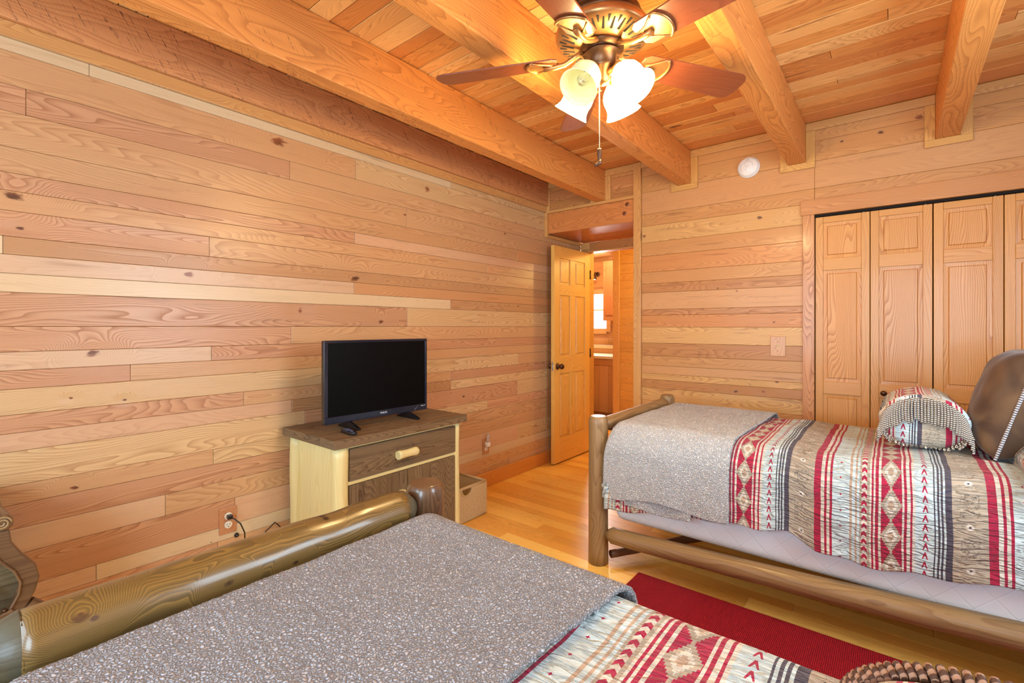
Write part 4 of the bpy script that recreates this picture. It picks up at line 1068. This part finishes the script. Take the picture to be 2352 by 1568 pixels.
bk2 = drape('fleece_blanket', M_sherpa2, -1.185, -.575, 2.270, 3.295, lambda x: .752, hemb, lambda x: .5, .125, 150, 400, .016, .007, nubs=.0016, nubf=125, seed=2.2, foot=.045, warp=w2b, solid=.010)
tag(bk2, 'pale grey sherpa fleece blanket across the foot of the farther bed', 'blanket')
mb = MB()   # turned-under lower fold of the blanket
def ff(a, b):
    x = -1.185+.44*a; z0 = hemb(x)-.045+.018*math.sin(a*7)-.0*a; z1 = hemb(x)+.05
    z = z0+(z1-z0)*b; q = Vector((x, 0, z))*105; d = .0035*(min(1, abs(noise.noise(q))*2.6)-.4)
    return (x, 2.262-d+.006*math.sin(a*11), z), (x, z)
mb.grid(ff, 110, 26); o = mb.build('under_fold', M_sherpa2, bk2, fix=False, solid=.012)
# ------------------------------------------------------------ rug
g = G('ribbed_red_rug'); P_ = g.pos(); rib = g.math('SINE', P_[0]*(2*PI/.013)); kn = g.math('SINE', P_[1]*(2*PI/.008)+rib.abs()*1.2)
n = g.noise(g.obj(), 300, 2); hh = rib.abs()*.8+kn*.25+n*.3
g.bsdf(g.mix(g.smooth(hh, -.1, .8), lin((80, 12, 26)), lin((164, 30, 44))), .9, g.bump(hh, .8, .004), spec=.15); M_rug = g.m
mb = MB(); mb.prism([(-1.03, 1.08), (.80, 1.08), (.80, 2.345), (-1.03, 2.325)], .001, .012, 'z'); o = mb.build('rug', M_rug, bevel=.004); tag(o, 'ribbed dark red rug on the wood floor between the two beds', 'rug')
# ------------------------------------------------------------ pillows
def bolster(name, x, y0, y1, z, rx, rz, label, mat, flip=False):
    t = thing(name, label, 'pillow', (x, y0, z))
    mb = MB(); L = y1-y0; n = 72; m = 30
    pr = [0.02, .35, .72, .90, .985, 1.0]
    def sec(f):
        e = .045; a = min(f, 1-f)*L
        return min(1, math.sqrt(max(0, 1-((max(0, e-a))/e)**2)))*.999+.001
    b0 = len(mb.v)
    for i in range(m+1):
        f = i/m; f = .5-.5*math.cos(f*PI); s = sec(f)
        for k in range(n+1):
            th = 2*PI*k/n; w = 1+.03*noise.noise((math.cos(th)*2, math.sin(th)*2, f*5+x))+.012*math.sin(th*14)*max(0, 1-min(f, 1-f)*L/.05)
            mb.v.append((rx*s*w*math.cos(th), f*L, rz*s*w*math.sin(th)*(1 if math.sin(th) > 0 else .94)))
    for i in range(m):
        for k in range(n):
            a = b0+i*(n+1)+k; u0, u1 = k/n, (k+1)/n
            ix = [a, a+1, a+n+2, a+n+1]
            fi = .5-.5*math.cos((i+.5)/m*PI)
            if min(fi, 1-fi)*L < .034: mb.face(ix, [(mb.v[q][0]+x, mb.v[q][2]) for q in ix], (.5, .5, .5, .5), True)
            else: mb.face(ix, [((j % (n+1))/n*.92+x, (mb.v[b0+j][1])*1.0) for j in [q-b0 for q in ix]], (.5, .5, .5, .5), True)
    mb.build('cover', mat, t, fix=True)
    return t
def fringe(t, y, rx, rz, ln, a0, a1, n, mat, cb, outy=-1, thick=.0042):
    mb = MB()
    for k in range(n):
        th = a0+(a1-a0)*k/(n-1); jl_ = ln*random.uniform(.88, 1.08); c_, s_ = math.cos(th), math.sin(th)
        base = Vector((rx*c_, y, rz*s_)); rad = Vector((c_, 0, s_))
        pts = []; m = 11
        for i in range(m+1):
            f = i/m
            fall = f*f
            # hang from the rim: start outward, then droop toward the ground over the round end
            p = base+rad*(.006*math.sin(f*PI))+Vector((0, outy*(.010+.016*f), 0))
            p += Vector((0, 0, -jl_*f*1.0)) if s_ > .25 or abs(c_) > .75 else Vector((0, 0, -jl_*f*.25))
            if s_ > -.2: p.x += c_*.015*f*(1-s_)
            p.z = max(p.z, -rz*.93+.004)
            pts.append(p)
        mb.tube(pts, thick, 8, rf=lambda th_, i, L: .82+.28*abs(math.cos(th_-L*330)))
    mb.build('fringe', mat, t, fix=False)
g = G('twisted_rope_fringe'); s_, t_ = g.uv(); st_ = g.math('SINE', (s_*(2*PI/.0078))+(t_*(2*PI/.026))); g.bsdf(g.mix(g.smooth(st_, -.2, .4), lin((82, 74, 68)), lin((206, 196, 182))), .8, g.bump(st_, .5, .001)); M_rope = g.m
g = G('brown_rope_fringe'); s_, t_ = g.uv(); st_ = g.math('SINE', (s_*(2*PI/.011))+(t_*(2*PI/.05))); g.bsdf(g.mix(g.smooth(st_, -.2, .4), lin((84, 56, 42)), lin((166, 130, 106))), .8, g.bump(st_, .5, .0015)); M_rope2 = g.m
M_cp = comforter('woven_pillow_stripes', phase=.37, P=.42, dv=.10, wr=.5)
random.seed(3)
bx_, bzz = .095, .872
p2 = bolster('bolster_pillow', bx_, 2.64, 3.06, bzz, .150, .118, 'striped bolster pillow with a grey rope fringe lying on the farther bed', M_cp)
fringe(p2, .012, .136, .108, .10, -.15, PI+.15, 46, M_rope, None)
fringe(p2, .012, .136, .108, .025, PI+.2, 2*PI-.2, 26, M_rope, None)
M_cp2 = comforter('woven_pillow_plaid', phase=.12, P=.33, dv=.10, wr=.4)
p1 = bolster('bolster_pillow', .10, .36, .715, .828, .150, .078, 'tan striped bolster with thick brown rope fringe at the bottom right corner', M_cp2)
mb = MB()
for k in range(44):
    th = .0+PI*k/43; c_, s_ = math.cos(th), math.sin(th)
    base = Vector((.142*c_, .330, .070*s_)); pts = []
    for i in range(9):
        f = i/8; pts.append(base+Vector((c_*.012*math.sin(f*PI), .005+.022*math.sin(f*PI), s_*.016*math.sin(f*PI*.9)-.055*f*f)))
    mb.tube(pts, .0043, 8, rf=lambda th_, i, L: .8+.3*abs(math.cos(th_-L*230)))
mb.tube([(-.145, .325, -.03), (-.165, .325, -.035), (-.185, .32, -.045), (-.205, .315, -.047)], [.012, .011, .008, .003], 10, rf=lambda th_, i, L: .85+.2*abs(math.cos(th_-L*200)))
mb.build('fringe', M_rope2, p1, fix=False)
# square pillows
def cushion(name, w, h, d, mat, label, cat, loc, rot, piping=None, flange=0):
    t = thing(name, label, cat, loc); t.rotation_euler = rot
    mb = MB(); N = 34
    def P(u, v, s):
        a, b = 2*u-1, 2*v-1
        ed = (1-abs(a)**3.2)*(1-abs(b)**3.2); th = d/2*max(0, ed)**.42
        k = 1-.055*(1-abs(a)**2)*abs(b)**4; k2 = 1-.055*(1-abs(b)**2)*abs(a)**4
        wr = .006*noise.noise((a*3, b*3, s*4+w))+.004*noise.noise((a*9, b*2, s*2))
        return (s*(th+wr*min(1, ed*4)), a*w/2*k2, b*h/2*k), (a*w/2+s, b*h/2)
    for s in (1, -1): mb.grid(lambda u, v, s=s: P(u, v, s), N, N)
    mb.build('cover', mat, t, fix=True)
    if piping:
        pm = MB(); q = []
        for i in range(N): q.append(P(i/N, 0, 0)[0])
        for i in range(N): q.append(P(1, i/N, 0)[0])
        for i in range(N): q.append(P(1-i/N, 1, 0)[0])
        for i in range(N+1): q.append(P(0, 1-i/N, 0)[0])
        pm.tube(q, .0058, 8, caps=False, rf=lambda th_, i, L: .85+.25*abs(math.cos(th_-L*260))); pm.build('piping', piping, t, fix=False)
    return t
g = G('brown_velvet'); v = g.obj(); n = g.noise(v, 5, 2, .5, .8); n2 = g.noise(v, 160, 2)
g.bsdf(g.mix(g.smooth(n, .35, .7), lin((70, 46, 28)), lin((108, 80, 52))), .62, g.bump(n*2+n2*.1, .35, .012), sheen=.25, spec=.3); M_velvet = g.m
g = G('blue_white_rope'); s_, t_ = g.uv(); st_ = g.math('SINE', (s_*(2*PI/.009))+(t_*(2*PI/.03))); g.bsdf(g.mix(g.smooth(st_, -.2, .4), lin((90, 84, 92)), lin((214, 210, 208))), .8, g.bump(st_, .5, .001)); M_pipe = g.m
cushion('throw_pillow', .44, .44, .24, M_velvet, 'brown velvet pillow with twisted rope piping leaning on the farther bed', 'pillow', (.385, 2.83, .972), (math.radians(0), math.radians(16), math.radians(-5)), M_pipe)
cushion('pillow_sham', .50, .40, .14, M_comf2, 'red and cream patterned pillow sham lying beside the brown velvet pillow', 'pillow', (.535, 2.47, .845), (math.radians(0), math.radians(62), math.radians(0)), M_pipe)
# ------------------------------------------------------------ carved armchair at the left edge
ach = thing('armchair', 'carved wooden armchair with brown leather seat at the left edge of the photo', 'chair', (-2.12, .125, 0), math.radians(0))
WC = lambda: col(112, 86, 60, a=.6, j=.05)
def arm(ysgn, y):
    mb = MB()
    # side view profile in (y, z): S-curve from the scroll down to the seat and out to the knee
    O = [(.020, .665), (.026, .62), (.050, .575), (.078, .535), (.086, .495), (.076, .455), (.062, .425), (.050, .405)]
    I = [(.010, .405), (.026, .43), (.040, .460), (.044, .495), (.030, .535), (.0, .575), (-.016, .62), (-.016, .665)]
    M = Matrix.Translation((0, y, 0)) @ Matrix.Scale(ysgn, 4, (0, 1, 0))
    mb.prism(O+I, -.012, .030, 'x', WC(), M); 
    a = rel(mb.build('arm_support', M_carved, bevel=.005, seg=3), ach); a.matrix_parent_inverse = Matrix.Identity(4)
    mb = MB(); mb.tube([(.031, y+ysgn*py, pz) for py, pz in I], .004, 8, WC()); o = mb.build('moulding', M_carved, ach)
    mb = MB(); mb.prism([(py, pz) for py, pz in [(.010, .405), (.026, .43), (.040, .460), (.044, .495), (.030, .535), (.0, .575), (-.016, .62), (-.016, .665), (-.03, .665), (-.03, .40)]], -.42, -.013, 'x', col(112, 104, 80, a=.6), M); mb.build('arm_panel', M_carved, ach)
    mb = MB(); yy = y-ysgn*.006
    mb.tube([(-.42, yy, .690), (-.1, yy, .690), (.02, yy+ysgn*.01, .690), (.036, yy+ysgn*.01, .690), (.040, yy+ysgn*.01, .690)], [.024, .024, .025, .024, .020], 24, WC())
    sp = []
    for i in range(34):
        q = i/33*4.2*PI; r = .020*(1-i/40); sp.append((.041, yy+ysgn*.01+r*math.cos(q), .690+r*math.sin(q)))
    mb.tube(sp, .0032, 6, col(160, 136, 96, a=.3)); mb.build('arm_roll', M_carved, ach)
    mb = MB(); mb.tube([(.01, y+ysgn*.052, .41), (.015, y+ysgn*.085, .37), (.012, y+ysgn*.092, .30), (0, y+ysgn*.07, .2), (-.005, y+ysgn*.05, .1), (.01, y+ysgn*.055, .03), (.015, y+ysgn*.06, 0)], [.03, .038, .036, .028, .022, .024, .03], 16, WC()); mb.build('leg', M_carved, ach)
    mb = MB(); mb.tube([(-.40, y+ysgn*.04, .41), (-.41, y+ysgn*.05, .2), (-.42, y+ysgn*.06, 0)], [.026, .024, .02], 14, WC()); mb.build('leg', M_carved, ach)
arm(1, .02); arm(-1, -.56)
mb = MB(); mb.box(-.40, .030, -.545, .005, .385, .510); o = mb.build('seat', M_leather, ach, bevel=.035, seg=5)
for p in o.data.polygons: p.use_smooth = True
mb = MB(); mb.tube([(.033, .0, .470), (.034, -.01, .497), (.03, -.03, .507), (.03, -.27, .512), (.03, -.53, .507)], .0045, 8); mb.build('seat_piping', M_leather, ach)
mb = MB(); mb.prism([(-.555, .355), (-.40, .335), (-.27, .325), (-.14, .335), (.06, .400), (.045, .425), (-.12, .375), (-.27, .362), (-.42, .375), (-.555, .40)], .005, .040, 'x', WC()); mb.build('seat_rail', M_carved, ach, bevel=.004)
mb = MB()
for i in range(34):
    f = i/33; y = .03-.57*f; z = .425-.045*math.sin(f*PI)
    mb.lathe([(.0001, .005), (.005, .003), (.0065, 0)], 10, Matrix.Translation((.034, y, z)) @ Matrix.Rotation(PI/2, 4, 'Y'))
mb.build('nailhead_trim', M_bronze, ach)
mb = MB(); mb.box(-.40, -.34, -.58, -.04, .38, .74, 2, WC()); mb.build('back', M_carved, ach, bevel=.02, seg=3)
cushion('chair_cushion', .36, .36, .12, M_teal, 'dark teal cushion resting on the leather armchair', 'cushion', (-2.30, -.055, .60), (0, math.radians(-20), math.radians(-6)))
